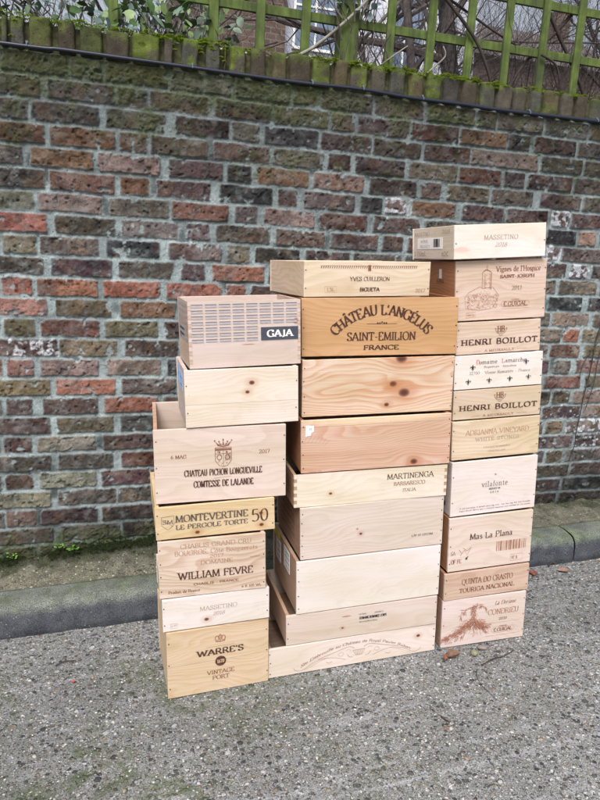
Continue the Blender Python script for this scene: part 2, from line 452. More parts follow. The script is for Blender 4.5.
# ------------------------------------------------------------------ pen lettering (every letter drawn as pen strokes)
G = {
'A': (9, 'l0.2,0 4.5,10|l4.5,10 8.8,0|k1.9,3.4 7.1,3.4'),
'B': (7.6, 'l1.2,0 1.2,10|c1.2,10 4,10 5.9,9.2 6.2,7.6 5.6,5.9 3.5,5.2 1.2,5.2|c1.2,5.2 4,5.2 6.6,4.3 7,2.6 6.2,0.7 3.8,0 1.2,0'),
'C': (8.6, 'c8,7.6 7,9.5 5,10 2.6,9.3 0.9,7.2 0.6,5 0.9,2.8 2.6,0.7 5,0 7,0.5 8.2,2.2|k8,7.3 8,10'),
'D': (9.2, 'l1.2,0 1.2,10|c1.2,10 4.4,10 7,9 8.4,7 8.6,5 8.4,3 7,1 4.4,0 1.2,0'),
'E': (7.4, 'l1.2,0 1.2,10|k1.2,10 6.5,10|k6.4,10 6.4,8|k1.2,5.2 5.2,5.2|k1.2,0 6.8,0|k6.8,0 6.8,2.1'),
'F': (7, 'l1.2,0 1.2,10|k1.2,10 6.5,10|k6.4,10 6.4,8|k1.2,5.2 5.2,5.2|k5.2,4.3 5.2,6.1'),
'G': (9.2, 'c8,7.6 7,9.5 5,10 2.6,9.3 0.9,7.2 0.6,5 0.9,2.8 2.6,0.7 5,0 7,0.3 8.1,1|k8.1,0.8 8.1,4.2|k6.4,4.2 9.2,4.2|k8,7.3 8,10'),
'H': (9.2, 'l1.4,0 1.4,10|l7.8,0 7.8,10|k1.4,5.1 7.8,5.1'),
'I': (3.6, 'l1.8,0 1.8,10'),
'J': (5, 'c3.4,10 3.4,4 3.3,1.5 2.4,-0.6 0.8,-1'),
'K': (8.8, 'l1.3,0 1.3,10|k1.3,4.4 7.4,10|l3.4,6.3 8,0'),
'L': (7, 'l1.2,0 1.2,10|k1.2,0 6.5,0|k6.5,0 6.5,2.2'),
'M': (11, 'l1.2,0 1.6,10|k1.6,10 5.5,0.6|k5.5,0.6 9.4,10|l9.8,0 9.4,10'),
'N': (9.4, 'l1.3,0 1.3,10|k1.3,10 8,0.2|l8,10 8,0.2'),
'O': (9.6, 'c4.8,10 2.3,9.2 0.8,7.2 0.6,5 0.8,2.8 2.3,0.8 4.8,0 7.3,0.8 8.8,2.8 9,5 8.8,7.2 7.3,9.2 4.8,10'),
'P': (7.4, 'l1.2,0 1.2,10|c1.2,10 4,10 6.3,9.1 6.8,7.3 6.2,5.4 4,4.6 1.2,4.6'),
'Q': (9.6, 'c4.8,10 2.3,9.2 0.8,7.2 0.6,5 0.8,2.8 2.3,0.8 4.8,0 7.3,0.8 8.8,2.8 9,5 8.8,7.2 7.3,9.2 4.8,10|c4.8,0.4 6.4,-1 8.5,-2.2 10,-1.8'),
'R': (8.4, 'l1.2,0 1.2,10|c1.2,10 4,10 6,9.2 6.5,7.5 5.9,5.8 4,5 1.2,5|l4,5 8,0'),
'S': (7, 'c6,8 5.2,9.6 3.4,10 1.4,9.3 0.8,7.6 1.7,6 3.6,5 5.6,4 6.4,2.5 5.7,0.7 3.6,0 1.5,0.5 0.7,2.2|k6,7.6 6,10|k0.7,0 0.7,2.4'),
'T': (8, 'l4,0 4,10|k0.4,10 7.6,10|k0.4,10 0.4,8|k7.6,10 7.6,8'),
'U': (9, 'c1.4,10 1.4,4 2,1.2 4.5,0 7,1.2 7.6,4 7.6,10|k0.2,10 2.8,10|k6.4,10 8.8,10'),
'V': (9, 'l0.3,10 4.5,0|l4.5,0 8.7,10'),
'W': (13, 'l0.3,10 3.7,0|k3.7,0 6.5,9|k6.5,9 9.2,0|l9.2,0 12.7,10'),
'X': (8.6, 'l0.5,10 8.1,0|l0.5,0 8.1,10'),
'Y': (8.6, 'l0.3,10 4.3,4.8|l4.3,4.8 8.3,10|l4.3,4.8 4.3,0'),
'Z': (8, 'k7.4,10 0.6,0|k0.8,10 7.4,10|k0.6,0 7.4,0|k0.8,10 0.8,8|k7.4,0 7.4,2'),
'0': (6.6, 'c3.3,10 1.6,9 0.8,6.5 0.8,3.5 1.6,1 3.3,0 5,1 5.8,3.5 5.8,6.5 5,9 3.3,10'),
'1': (4.4, 'l2.4,0 2.4,10|k2.4,10 0.8,8.4|k0.8,0 4,0'),
'2': (6.4, 'c0.9,7.6 1.6,9.5 3.3,10 5,9.2 5.4,7.4 4.4,5 2.4,2.4 0.7,0.2|k0.6,0.2 5.8,0.2|k5.8,0 5.8,1.8'),
'3': (6.4, 'c0.9,8.4 2.2,9.8 3.8,9.9 5.2,8.8 4.8,6.6 2.4,5.4|c2.4,5.4 5,5.2 5.8,3 4.8,0.7 2.8,0 0.7,1'),
'4': (6.6, 'k4.6,0 4.6,10|k4.6,10 0.5,3|k0.5,3 6.4,3'),
'5': (6.4, 'k5.6,10 1.4,10|k1.4,10 1.1,5.6|c1.1,5.6 3.2,6.3 5.2,5.4 5.8,3.2 4.9,0.9 2.8,0 0.7,0.8'),
'6': (6.6, 'c5.4,9.8 3.2,8.6 1.4,6.2 0.8,3.2 1.6,0.8 3.4,0 5.2,0.9 5.8,3 5,5.1 3.3,5.9 1.4,4.6'),
'7': (6.2, 'k0.6,10 5.8,10|k5.8,10 2.2,0|k0.6,10 0.6,8.2'),
'8': (6.4, 'c3.2,5.3 1.4,6.4 1.2,8.4 3.2,10 5.2,8.4 5,6.4 3.2,5.3 1,3.9 0.8,1.5 3.2,0 5.6,1.5 5.4,3.9 3.2,5.3'),
'9': (6.6, 'c1.2,0.2 3.4,1.4 5.2,3.8 5.8,6.8 5,9.2 3.2,10 1.4,9.1 0.8,7 1.6,4.9 3.3,4.1 5.2,5.4'),
'a': (6, 'c1,5.2 2.2,6.4 3.9,6 4.3,4.6 4.3,1.2 5.6,0.2|c4.3,3.9 1.6,3.3 0.7,1.7 1.6,0.1 3.2,0.4 4.3,1.6'),
'b': (6.4, 'k1.3,0 1.3,10|c1.3,5 3,6.4 5,5.8 5.8,3.3 5,0.8 3,0 1.3,1'),
'c': (5.4, 'c4.9,5.2 3.6,6.4 1.8,5.8 0.7,3.4 1.5,0.9 3.3,0 5,1.1'),
'd': (6.6, 'l5,0 5,10|c5,5 3.4,6.4 1.6,5.8 0.7,3.2 1.5,0.7 3.2,0 5,1.2'),
'e': (5.6, 'k0.9,3.6 5,3.6|c5,3.6 4.7,5.6 3,6.4 1.3,5.5 0.7,3.2 1.5,0.9 3.3,0 5.1,1.2'),
'f': (4, 'c1.8,0 1.8,7.5 2.4,9.6 4.2,9.6|k0.4,6.2 3.6,6.2|k0.6,0 3.2,0'),
'g': (6, 'c5,5.6 3,6.4 1.1,5.4 1,3.2 2.8,2.2 4.7,3.2 4.8,5 3,6.3|c1.8,2.3 1.2,1 4,0.4 5.4,-0.9 4,-2.7 1.4,-2.6 0.7,-1.2 1.6,0.3'),
'h': (6.8, 'l1.3,0 1.3,10|c1.3,4.8 3,6.4 4.8,6 5.3,4.4 5.3,0|k4.3,0 6.4,0'),
'i': (3.2, 'l1.6,0 1.6,6.4|k1.6,8.4 1.6,9.4'),
'l': (3.2, 'l1.6,0 1.6,10'),
'm': (10, 'l1.3,0 1.3,6.4|c1.3,4.8 2.6,6.4 4.4,6 4.9,4.4 4.9,0|c4.9,4.8 6.2,6.4 8,6 8.5,4.4 8.5,0|k4,0 5.8,0|k7.6,0 9.5,0'),
'n': (6.8, 'l1.3,0 1.3,6.4|c1.3,4.8 3,6.4 4.8,6 5.3,4.4 5.3,0|k4.3,0 6.4,0'),
'o': (6, 'c3,6.4 1.3,5.5 0.7,3.2 1.3,0.9 3,0 4.7,0.9 5.3,3.2 4.7,5.5 3,6.4'),
'p': (6.4, 'k1.3,-3 1.3,6.4|c1.3,5 3,6.4 5,5.8 5.8,3.3 5,0.8 3,0 1.3,1'),
'q': (6.4, 'k5,-3 5,6.2|c5,5 3.4,6.4 1.6,5.8 0.7,3.2 1.5,0.7 3.2,0 5,1.2'),
'r': (4.8, 'l1.3,0 1.3,6.4|c1.3,4.4 2.6,6.3 4.4,6'),
's': (5, 'c4.2,5.2 2.8,6.4 1.1,5.6 1.2,4 3,3.2 4.4,2.2 4.2,0.6 2.4,0 0.8,1.2'),
't': (4, 'c1.8,8.2 1.8,1.6 2.4,0.2 3.8,0.8|k0.4,6.3 3.6,6.3'),
'u': (6.8, 'c1.4,6.4 1.4,2 2,0.3 3.6,0.2 5.2,1.8|l5.2,6.4 5.2,0'),
'v': (6, 'l0.4,6.4 3,0|l3,0 5.6,6.4'),
'y': (6, 'l0.4,6.4 3.2,0.4|k5.6,6.4 2,-3'),
'z': (5.4, 'k4.8,6.2 0.6,0.2|k0.7,6.2 4.8,6.2|k0.6,0.2 4.9,0.2'),
"'": (2.4, 'k1.4,10 0.9,7.4'), '.': (2.4, 'k1.2,0 1.2,0.9'), ',': (2.4, 'k1.4,0.8 0.8,-1.4'), '-': (5, 'k0.8,3.8 4.2,3.8'), ' ': (4.2, ''), '/': (5, 'k0.6,-1 4.4,10.5'),
}
G['É'] = (7.4, G['E'][1] + '|k3.2,11.2 5.2,13'); G['Â'] = (9, G['A'][1] + '|k3,11.2 4.5,12.8|k4.5,12.8 6,11.2')
G['â'] = (6, G['a'][1] + '|k1.6,7.6 3,8.9|k3,8.9 4.4,7.6'); G['é'] = (5.6, G['e'][1] + '|k2.6,7.6 4.2,9.4'); G['ô'] = (6, G['o'][1] + '|k1.6,7.6 3,8.9|k3,8.9 4.4,7.6')

def catmull(P, n=4):
    out = []
    for i in range(len(P) - 1):
        p0 = P[max(i - 1, 0)]; p1 = P[i]; p2 = P[i + 1]; p3 = P[min(i + 2, len(P) - 1)]
        if i == 0 and P[0] == P[-1] and len(P) > 3: p0 = P[-2]
        if i == len(P) - 2 and P[0] == P[-1] and len(P) > 3: p3 = P[1]
        for k in range(n):
            t = k / n
            out.append(tuple(0.5 * (2 * b + (c - a) * t + (2 * a - 5 * b + 4 * c - d) * t * t + (-a + 3 * b - 3 * c + d) * t ** 3) for a, b, c, d in zip(p0, p1, p2, p3)))
    out.append(P[-1])
    return out

class Pen:
    """flat marks on a crate face: coordinates (along, up) in metres, mapped by fn to 3-D"""
    def __init__(self): self.v = []; self.f = []; self.k = 0
    def strip(self, pts, widths):
        self.k += 1
        y = -0.00002 * (self.k % 14)
        n = len(pts); o = len(self.v)
        for i, (x, z) in enumerate(pts):
            a = pts[max(i - 1, 0)]; b = pts[min(i + 1, n - 1)]
            dx, dz = b[0] - a[0], b[1] - a[1]; L = math.hypot(dx, dz) or 1e-9
            nx, nz = -dz / L, dx / L; w = widths[i] / 2
            self.v.append((x + nx * w, y, z + nz * w)); self.v.append((x - nx * w, y, z - nz * w))
        for i in range(n - 1): self.f.append((o + 2 * i, o + 2 * i + 1, o + 2 * i + 3, o + 2 * i + 2))
    def line(self, pts, w=0.001, curve=False, closed=False):
        if closed: pts = list(pts) + [pts[0]]
        if curve: pts = catmull([tuple(p) for p in pts], 5)
        self.strip(pts, [w] * len(pts))
    def poly(self, pts):
        self.k += 1
        y = -0.00002 * (self.k % 14); o = len(self.v)
        self.v += [(x, y, z) for x, z in pts]; self.f.append(tuple(range(o, o + len(pts))))
    def rect(self, x0, z0, x1, z1): self.poly([(x0, z0), (x1, z0), (x1, z1), (x0, z1)])
    def disc(self, x, z, r, n=20, rz=None): self.poly([(x + r * math.cos(2 * math.pi * i / n), z + (rz or r) * math.sin(2 * math.pi * i / n)) for i in range(n)])
    def text(self, s, cx, cz, width, height, bold=1.0, serif=1.0, slant=0.0, space=1.0, fn=None, thin=None):
        """centred at cx; cz is the mid of the capitals; width = full width of the line"""
        sc = height / 10.0
        adv = [(G.get(ch, G[' '])[0] + 0.9 * space) for ch in s]
        tot = sum(adv) - 0.9 * space
        sx = width / tot
        thick = 1.75 * bold; thn = thin if thin is not None else 0.62 * bold
        x = cx - width / 2
        for ch, ad in zip(s, adv):
            g = G.get(ch, G[' '])
            if g[1]:
                strokes = []
                for st in g[1].split('|'):
                    strokes.append((st[0], [tuple(float(q) for q in p.split(',')) for p in st[1:].split()]))
                ends = {}
                for k, P in strokes:
                    for e in (P[0], P[-1]): ends[e] = ends.get(e, 0) + 1
                for k, P in strokes:
                    Q = catmull(P, 3) if k == 'c' else P
                    ws = []
                    for i in range(len(Q)):
                        a = Q[max(i - 1, 0)]; b = Q[min(i + 1, len(Q) - 1)]
                        th = math.atan2(b[1] - a[1], b[0] - a[0])
                        ws.append(thn + (thick - thn) * abs(math.sin(th - R(14))) ** 1.3)
                    self._emit(Q, ws, x, cz, sx, sc, slant, fn, height)
                    if k == 'l' and serif > 0:
                        for j, e in ((0, P[0]), (1, P[-1])):
                            o2 = P[1] if j == 0 else P[-2]
                            if ends[e] > 1 or abs(e[1] - o2[1]) < 0.5 * abs(e[0] - o2[0]): continue
                            if e[1] in (0.0, 10.0, 6.4):
                                hw = (0.9 + 0.62 * thick) * serif
                                yy = e[1] + (0.3 if e[1] == 0 else -0.3)
                                self._emit([(e[0] - hw, yy), (e[0] + hw, yy)], [0.75, 0.75], x, cz, sx, sc, slant, fn, height)
            x += ad * sx
    def _emit(self, Q, ws, x, cz, sx, sc, slant, fn, height):
        pts = []; w2 = []
        for (px, py), w in zip(Q, ws):
            X = x + px * sx + slant * py * sc; Z = cz - height / 2 + py * sc
            if fn: X, Z = fn(X, Z)
            pts.append((X, Z)); w2.append(w * (0.5 * sx + 0.5 * sc))
        self.strip(pts, w2)
    def build(self, name, mat, parent, y=-0.0012, side=None, loc=(0, 0, 0)):
        me = bpy.data.meshes.new(name)
        if side == 'left':      # marks lying on the left end of a crate: along = towards the front
            me.from_pydata([(-0.0012 + q[1], loc[1] - q[0], q[2]) for q in self.v], [], self.f)
        else:
            me.from_pydata([(q[0], y + q[1], q[2]) for q in self.v], [], self.f)
        me.update()
        return link_mesh(name, me, mat, parent)

# ------------------------------------------------------------------ crates
FIT = {
'warre': (0.1828, -0.7829, 0.0000, 0.69, -0.35, 0.3227, 0.2297, 0.291),
'mass_l': (0.1768, -0.7776, 0.2297, -1.46, 0.08, 0.3313, 0.1083, 0.330),
'fevre': (0.1719, -0.7701, 0.3380, -3.58, 0.11, 0.3252, 0.1870, 0.330),
'monte': (0.1689, -0.7650, 0.5250, -1.81, -0.14, 0.3604, 0.1071, 0.338),
'pichon': (0.1742, -0.7441, 0.6320, -3.97, -0.32, 0.3927, 0.2306, 0.377),
'plain_l': (0.2694, -0.7573, 0.8626, -1.59, 0.06, 0.3380, 0.1728, 0.272),
'gaja': (0.2875, -0.7478, 1.0354, 0.05, 0.51, 0.3322, 0.1929, 0.246),
'embr': (0.5062, -0.7726, 0.0000, -0.76, 0.01, 0.6010, 0.1072, 0.330),
'm8': (0.5680, -0.7697, 0.1072, -1.76, -0.03, 0.5362, 0.1087, 0.330),
'm7': (0.6015, -0.7732, 0.2159, -1.28, -0.01, 0.5066, 0.1864, 0.330),
'm6': (0.6153, -0.7668, 0.4023, -1.78, -0.07, 0.4963, 0.1781, 0.330),
'martin': (0.5969, -0.7569, 0.5804, -3.39, -0.03, 0.5176, 0.1072, 0.330),
'm4': (0.6208, -0.7526, 0.6876, -4.30, 0.15, 0.4986, 0.1740, 0.330),
'm3': (0.6288, -0.7343, 0.8616, -4.15, -0.05, 0.4994, 0.1849, 0.330),
'angelus': (0.6332, -0.7095, 1.0464, -7.16, -0.03, 0.5008, 0.1852, 0.330),
'yves': (0.6424, -0.7025, 1.2316, 2.30, -0.39, 0.4293, 0.1097, 0.364),
'condrieu': (1.1306, -0.7797, 0.0000, -2.99, 0.13, 0.3260, 0.1845, 0.330),
'quinta': (1.1307, -0.7829, 0.1845, -1.73, 0.46, 0.3318, 0.1032, 0.330),
'mas': (1.1417, -0.7786, 0.2877, -2.07, 0.72, 0.3216, 0.2017, 0.330),
'vila': (1.1422, -0.7744, 0.4893, -1.59, 0.89, 0.3256, 0.1959, 0.330),
'adri': (1.1403, -0.7638, 0.6853, -2.56, 1.02, 0.3263, 0.1382, 0.330),
'hb2': (1.1424, -0.7551, 0.8234, -3.90, 1.17, 0.3201, 0.1031, 0.330),
'lam': (1.1389, -0.7571, 0.9265, -2.96, 1.36, 0.3215, 0.1144, 0.330),
'hb1': (1.1426, -0.7496, 1.0410, -3.15, 1.65, 0.3044, 0.1069, 0.330),
'guigal': (1.1416, -0.7345, 1.1479, -4.98, 2.00, 0.3176, 0.1930, 0.330),
'mass_r': (1.1150, -0.7546, 1.3409, -3.68, 2.13, 0.3171, 0.1098, 0.335),
}
TH = 0.0095
# sRGB tint of light wood / grain line for every crate
def W(r, g, b, dr=26, dg=38, db=46, k=0.745):
    def f(r, g, b):
        l = .3 * r + .55 * g + .15 * b
        q = .22 if r - b < 75 else .05
        return srgb(r * (1 - q) + l * q + 2, g * (1 - q) + (l - 3) * q - 2, b * (1 - q) + (l + 4) * q - 3, k)
    return f(r, g, b), f(r - dr, g - dg, b - db)

def board(name, a, b, mat, parent, bevel=0.0013):
    m = MB(); m.box(a, b)
    o = m.build(name, mat, parent, bevel=bevel)
    if bevel and name in ('front_panel', 'back_panel'):
        rn = random.Random(a[0] + b[0] * 31 + b[2] * 77); j = [rn.uniform(-.0012, .0004) for _ in range(4)]; q = rn.uniform(-.0008, .0008)
        zm = (a[2] + b[2]) / 2
        for v in o.data.vertices:
            t = v.co.x / b[0]
            v.co.z += (j[0] * (1 - t) + j[1] * t) if v.co.z > zm else -(j[2] * (1 - t) + j[3] * t) * .4
            v.co.x += q * (1 if v.co.z > zm else -1)
    return o

_nail_mesh = []
def nail(parent, x, z):
    if not _nail_mesh:
        n = 8; r = 0.0019
        me = bpy.data.meshes.new('nail')
        V = [(r * math.cos(2 * math.pi * i / n), -0.0007, r * math.sin(2 * math.pi * i / n)) for i in range(n)] + [(r * math.cos(2 * math.pi * i / n), 0.0005, r * math.sin(2 * math.pi * i / n)) for i in range(n)]
        me.from_pydata(V, [], [tuple(range(n))] + [(i, (i + 1) % n, n + (i + 1) % n, n + i) for i in range(n)])
        me.materials.append(M_NAIL); _nail_mesh.append(me)
    o = bpy.data.objects.new('nail', _nail_mesh[0]); COL.objects.link(o)
    o.parent = parent; o.location = (x, -0.0004, z)

GAP = {'angelus': .0045, 'm3': .0042, 'm7': .001, 'adri': .004, 'vila': .003, 'mas': .003, 'monte': .0022, 'gaja': .003, 'm4': .002, 'guigal': .0015, 'mass_r': .004, 'hb2': .002}
def crate(key, label, tint, side_tint=None, seed=1.0, knots=(), seams=(), nails=4, fingers=0, contrast=1.0, freq=1.0, group=None, blotch=(), depth=None, lean=0.0):
    x, y, z, yaw, roll, w, h, d = FIT[key]
    if depth: d = depth
    h = h - 0.0012
    m3 = RT @ Matrix.Rotation(R(yaw), 3, 'Z') @ Matrix.Rotation(R(-roll), 3, 'Y')
    m4 = m3.to_4x4(); m4.translation = street(x, y, z + 0.0006)
    root = empty('wine_crate', m4)
    tag(root, label, 'crate', group)
    lt, dk = tint
    mf = make_wood('pine_front', lt, dk, [(k[0] * w, (1 - k[1]) * h, k[2]) for k in knots], seed, 'X', [(1 - s) * h for s in seams], contrast=contrast, freq=freq,
                   blotch=[(b[0] * w, (1 - b[1]) * h, (b[2] * w, b[3] * h), b[4]) for b in blotch])
    slt, sdk = side_tint or tint  # mostly a darker tint: shade on the crate ends mixed into their wood colour
    ms = make_wood('pine_end', slt, sdk, (), seed + 3.1, 'Y', contrast=0.9)
    mb = make_wood('pine_base', tuple(q * 0.85 for q in slt), tuple(q * 0.8 for q in sdk), (), seed + 7.7, 'Z')
    if not fingers:
        front = board('front_panel', (0, 0, GAP.get(key, .0008)), (w, TH, h), mf, root)
        board('back_panel', (0, d - TH, 0), (w, d, h), mf, root)
        for xa in (0.0012, w - TH - 0.0032):
            board('end_panel', (xa, TH + 0.0002, 0.001 + GAP.get(key, 0) * .7), (xa + TH + 0.002, d - TH - 0.0002, h - 0.001), ms, root)
    else:
        fm = MB(); fm.box((TH, 0, 0), (w - TH, TH, h)); em = [MB(), MB()]
        fh = h / fingers
        for e, xa in enumerate((0, w - TH)):
            em[e].box((xa, TH, 0), (xa + TH, d - TH, h))
            for k in range(fingers):
                z0, z1 = k * fh, (k + 1) * fh
                (fm if k % 2 == 0 else em[e]).box((xa + (0.0002 if k % 2 == 0 else 0), 0 if k % 2 == 0 else -0.0004, z0 + 0.0002), (xa + TH - 0.0002, TH - 0.0002, z1 - 0.0002))
        front = fm.build('front_panel', mf, root)
        for q in em: q.build('end_panel', ms, root)
        board('back_panel', (TH * 0 , d - TH, 0), (w, d, h), mf, root)
    board('base_panel', (TH + 0.004, TH + 0.001, 0.003), (w - TH - 0.004, d - TH - 0.001, 0.011), mb, root, 0)
    if nails:
        rnd = random.Random(key)
        for xa in (0.006, w - 0.006):
            for k in range(nails):
                nail(front, xa + rnd.uniform(-.0015, .0015), h * (0.5 + k) / nails + rnd.uniform(-.004, .004))
    root['_w'] = w; root['_h'] = h; root['_d'] = d
    ends = [c for c in root.children if c.name.startswith('end_panel')]
    left = min(ends, key=lambda c: min(v.co.x for v in c.data.vertices))
    return root, front, left, w, h, d

def marks(front, w, h, items, name='lettering'):
    """items: (ink, [ ('t', text, u, v_from_top, width_frac, height_frac, opts) ... ])"""
    for ink, L in items:
        p = Pen()
        for it in L:
            if it[0] == 't':
                o = it[6] if len(it) > 6 else {}
                p.text(it[1], it[2] * w, (1 - it[3]) * h, it[4] * w, it[5] * h, **o)
            elif it[0] == 'l':
                p.line([(a * w, (1 - b) * h) for a, b in it[1]], it[2], *(it[3:]))
            elif it[0] == 'p':
                p.poly([(a * w, (1 - b) * h) for a, b in it[1]])
            elif it[0] == 'd':
                p.disc(it[1] * w, (1 - it[2]) * h, it[3])
        p.build(name, INK[ink] if isinstance(ink, str) else ink, front)

def sticker(parent, rect, mat=None, lines=0, face='front', d=0.0, name='sticker'):
    """rect in metres (x0,z0,x1,z1) on the front, or (y0,z0,y1,z1) on the left end"""
    m = MB(); a, b, c, e = rect
    if face == 'front': m.box((a, -0.0010, b), (c, -0.0002, e))
    else: m.box((0.0002, a, b), (0.0010, c, e))
    s = m.build(name, mat or M_WHITE, parent)
    if lines:
        q = MB()
        for k in range(lines):
            z0 = e - (k + 0.7) * (e - b) / (lines + 0.4)
            l1 = a + (c - a) * (0.6 + 0.3 * random.random())
            if face == 'front': q.box((a + .003, -0.0014, z0 - .0009), (l1, -0.0011, z0 + .0009))
            else: q.box((-0.0002, a + .004, z0 - .0009), (0.0001, l1, z0 + .0009))
        q.build('print', M_BAR, s)
    return s

def arc(cx, zbase, r):
    """bend a straight line of text over a circle of radius r (centre below)"""
    def fn(X, Z):
        th = (X - cx) / r; rr = r + (Z - zbase)
        return cx + rr * math.sin(th), zbase - r + rr * math.cos(th)
    return fn

def strip_points(f, a, b, n):
    return [f(a + (b - a) * i / (n - 1)) for i in range(n)]

# --- left stack, bottom to top
_, f, _, w, h, d = crate('warre', 'big tan crate at the foot of the left stack, VINTAGE PORT lettering on its front', W(226, 202, 164, 22, 32, 40), seed=2.2, nails=3, seams=(0.52,), contrast=0.9, freq=1.3)
marks(f, w, h, [
 ('dark', [('t', "WARRE'S", .515, .385, .455, .085, dict(bold=1.45, serif=.9))]),
 ('brown', [('t', 'VINTAGE', .515, .70, .27, .058), ('t', 'PORT', .515, .785, .165, .06), ('l', [(.38, .305), (.66, .305)], .0007)])])
p = Pen(); cx, cz = .515 * w, (1 - .20) * h
for a in (-1, 0, 1):
    p.line([(cx + a * .010 + .006 * math.cos(t), cz + (.003 if a else .006) + .008 * math.sin(t)) for t in np.linspace(0, 6.28, 13)], .0022)
p.rect(cx - .014, cz - .010, cx + .014, cz - .007); p.line([(cx, cz - .012), (cx, cz + .017)], .002)
p.line([(cx - .014, cz - .008), (cx - .016, cz + .006)], .002); p.line([(cx + .014, cz - .008), (cx + .016, cz + .006)], .002)
p.build('crown_mark', INK['rust'], f)
p = Pen(); p.disc(.515 * w, (1 - .54) * h, .0175, 24, .0175); p.build('seal', INK['dark'], f)
p = Pen(); p.text('1670', .515 * w, (1 - .54) * h, .022, .012, bold=1.1); p.build('seal_number', mat_plain('seal_letters', srgb(205, 175, 140)), f, y=-.0018)

_, f, _, w, h, d = crate('mass_l', 'thin whitish crate resting on the big tan VINTAGE PORT crate', W(240, 232, 224, 16, 20, 24), W(222, 204, 188), seed=4.5, knots=((.40, .76, .006),), nails=2, contrast=.7)
marks(f, w, h, [('pale', [('t', 'MASSETINO', .515, .40, .35, .125, dict(bold=.75)), ('t', '2018', .515, .60, .11, .11, dict(slant=.2, bold=.7)),
  ('l', [(.07, .75), (.13, .75), (.13, .9), (.07, .9), (.07, .75)], .0008), ('t', '6 BT', .1, .82, .045, .05)])])

_, f, _, w, h, d = crate('fevre', 'strongly grained crate with many rows of lettering, third up in the left stack', W(232, 214, 194, 30, 50, 62), seed=9.1, nails=4, contrast=1.15, freq=.8)
marks(f, w, h, [
 ('tan', [('t', 'CHABLIS GRAND CRU', .535, .11, .66, .075, dict(bold=.9)), ('t', 'BOUGROS, Côte Bouguerots', .535, .225, .77, .08, dict(bold=.9)), ('t', '2017', .535, .32, .13, .055), ('t', 'DOMAINE', .535, .42, .30, .07)]),
 ('dark', [('t', 'WILLIAM FEVRE', .525, .625, .70, .125, dict(bold=1.1))]),
 ('brown', [('t', 'CHABLIS - FRANCE', .525, .79, .42, .04, dict(bold=1.3, serif=0)), ('t', 'Produit de France', .225, .895, .29, .05, dict(bold=1.2)), ('t', '6 B 100 WL', .86, .92, .19, .042, dict(bold=1.2, serif=0)), ('t', '4.0/0100 L', .91, .40, .12, .022)])])

_, f, _, w, h, d = crate('monte', 'low yellow crate with the number 50 and dark knots in the left stack', W(230, 206, 160, 22, 34, 44), seed=13.3, knots=((.34, .84, .006), (.885, .80, .006), (.88, .44, .005)), nails=2, contrast=.8)
marks(f, w, h, [('grey', [('t', 'MONTEVERTINE', .465, .385, .605, .20, dict(bold=1.3)), ('t', 'LE PERGOLE TORTE', .465, .635, .60, .13, dict(bold=1.35))]),
 ('dark', [('t', '50', .87, .49, .145, .36, dict(bold=.8))])])
p = Pen(); s = lambda u, v: (u * w, (1 - v) * h)
p.line([s(.05, .30), s(.15, .27), s(.15, .52), s(.125, .62), s(.10, .68), s(.075, .62), s(.05, .54)], .0012, False, True)
p.text('SM', *s(.10, .45), .03, .012, bold=.9); p.line([s(.055, .36), s(.145, .60)], .0008); p.build('shield_mark', INK['grey'], f)

_, f, _, w, h, d = crate('pichon', 'deep open crate with crown and shield emblem, its pinkish inside showing at the left', W(232, 214, 198, 20, 28, 30), W(214, 176, 150), seed=17.7, nails=3, contrast=.85, freq=.7)
marks(f, w, h, [
 ('dark', [('t', 'CHATEAU PICHON LONGUEVILLE', .515, .60, .59, .086, dict(bold=1.3, serif=.45, space=1.8)), ('t', 'COMTESSE DE LALANDE', .515, .755, .455, .088, dict(bold=1.35, serif=.45, space=1.8))]),
 ('brown', [('t', '6 MAG', .18, .37, .115, .045, dict(bold=1.1)), ('t', '2017', .83, .355, .085, .05), ('l', [(.44, .685), (.57, .67)], .0008)])])
p = Pen(); cx, cz = .515 * w, (1 - .37) * h
p.line([(cx - .024, cz + .022), (cx + .024, cz + .022), (cx + .024, cz - .018), (cx + .012, cz - .034), (cx, cz - .037), (cx - .012, cz - .034), (cx - .024, cz - .018)], .0016, False, True)
p.line([(cx, cz + .022), (cx, cz - .036)], .0012); p.line([(cx - .024, cz + .003), (cx + .024, cz + .003)], .0012); p.rect(cx - .024, cz + .013, cx + .024, cz + .019)
for a, b in ((-.012, -.008), (.012, -.008)): p.line([(cx + a + .007 * math.cos(t), cz + b + .008 * math.sin(t)) for t in np.linspace(0, 6.28, 11)], .0022)
for k in range(5): p.line([(cx + .004 + k * .004, cz - .022 + k * .002), (cx + .010 + k * .003, cz + .001)], .0009)
for a in (-.012, .010): p.disc(cx + a, cz + .008, .003)
p.line([(cx - .017, cz + .029), (cx, cz + .026), (cx + .017, cz + .029)], .0032, True)
for k in range(5):
    a = (k - 2) * .0095; b_ = .040 + (.004 if k % 2 == 0 else 0) - abs(k - 2) * .001
    p.poly([(cx + a * .75 - .0035, cz + .030), (cx + a * .75 + .0035, cz + .030), (cx + a * 1.3, cz + b_)]); p.disc(cx + a * 1.32, cz + b_ + .0015, .0024)
p.line([(cx, cz + .044), (cx, cz + .050)], .0014)
for (ax, az) in ((-.019, .009), (-.015, -.020), (.016, .003), (.018, -.016), (-.006, -.028), (.008, -.026)): p.line([(cx + ax, cz + az - .003), (cx + ax + .004, cz + az + .003)], .0012)
p.build('crest', INK['brown'], f)

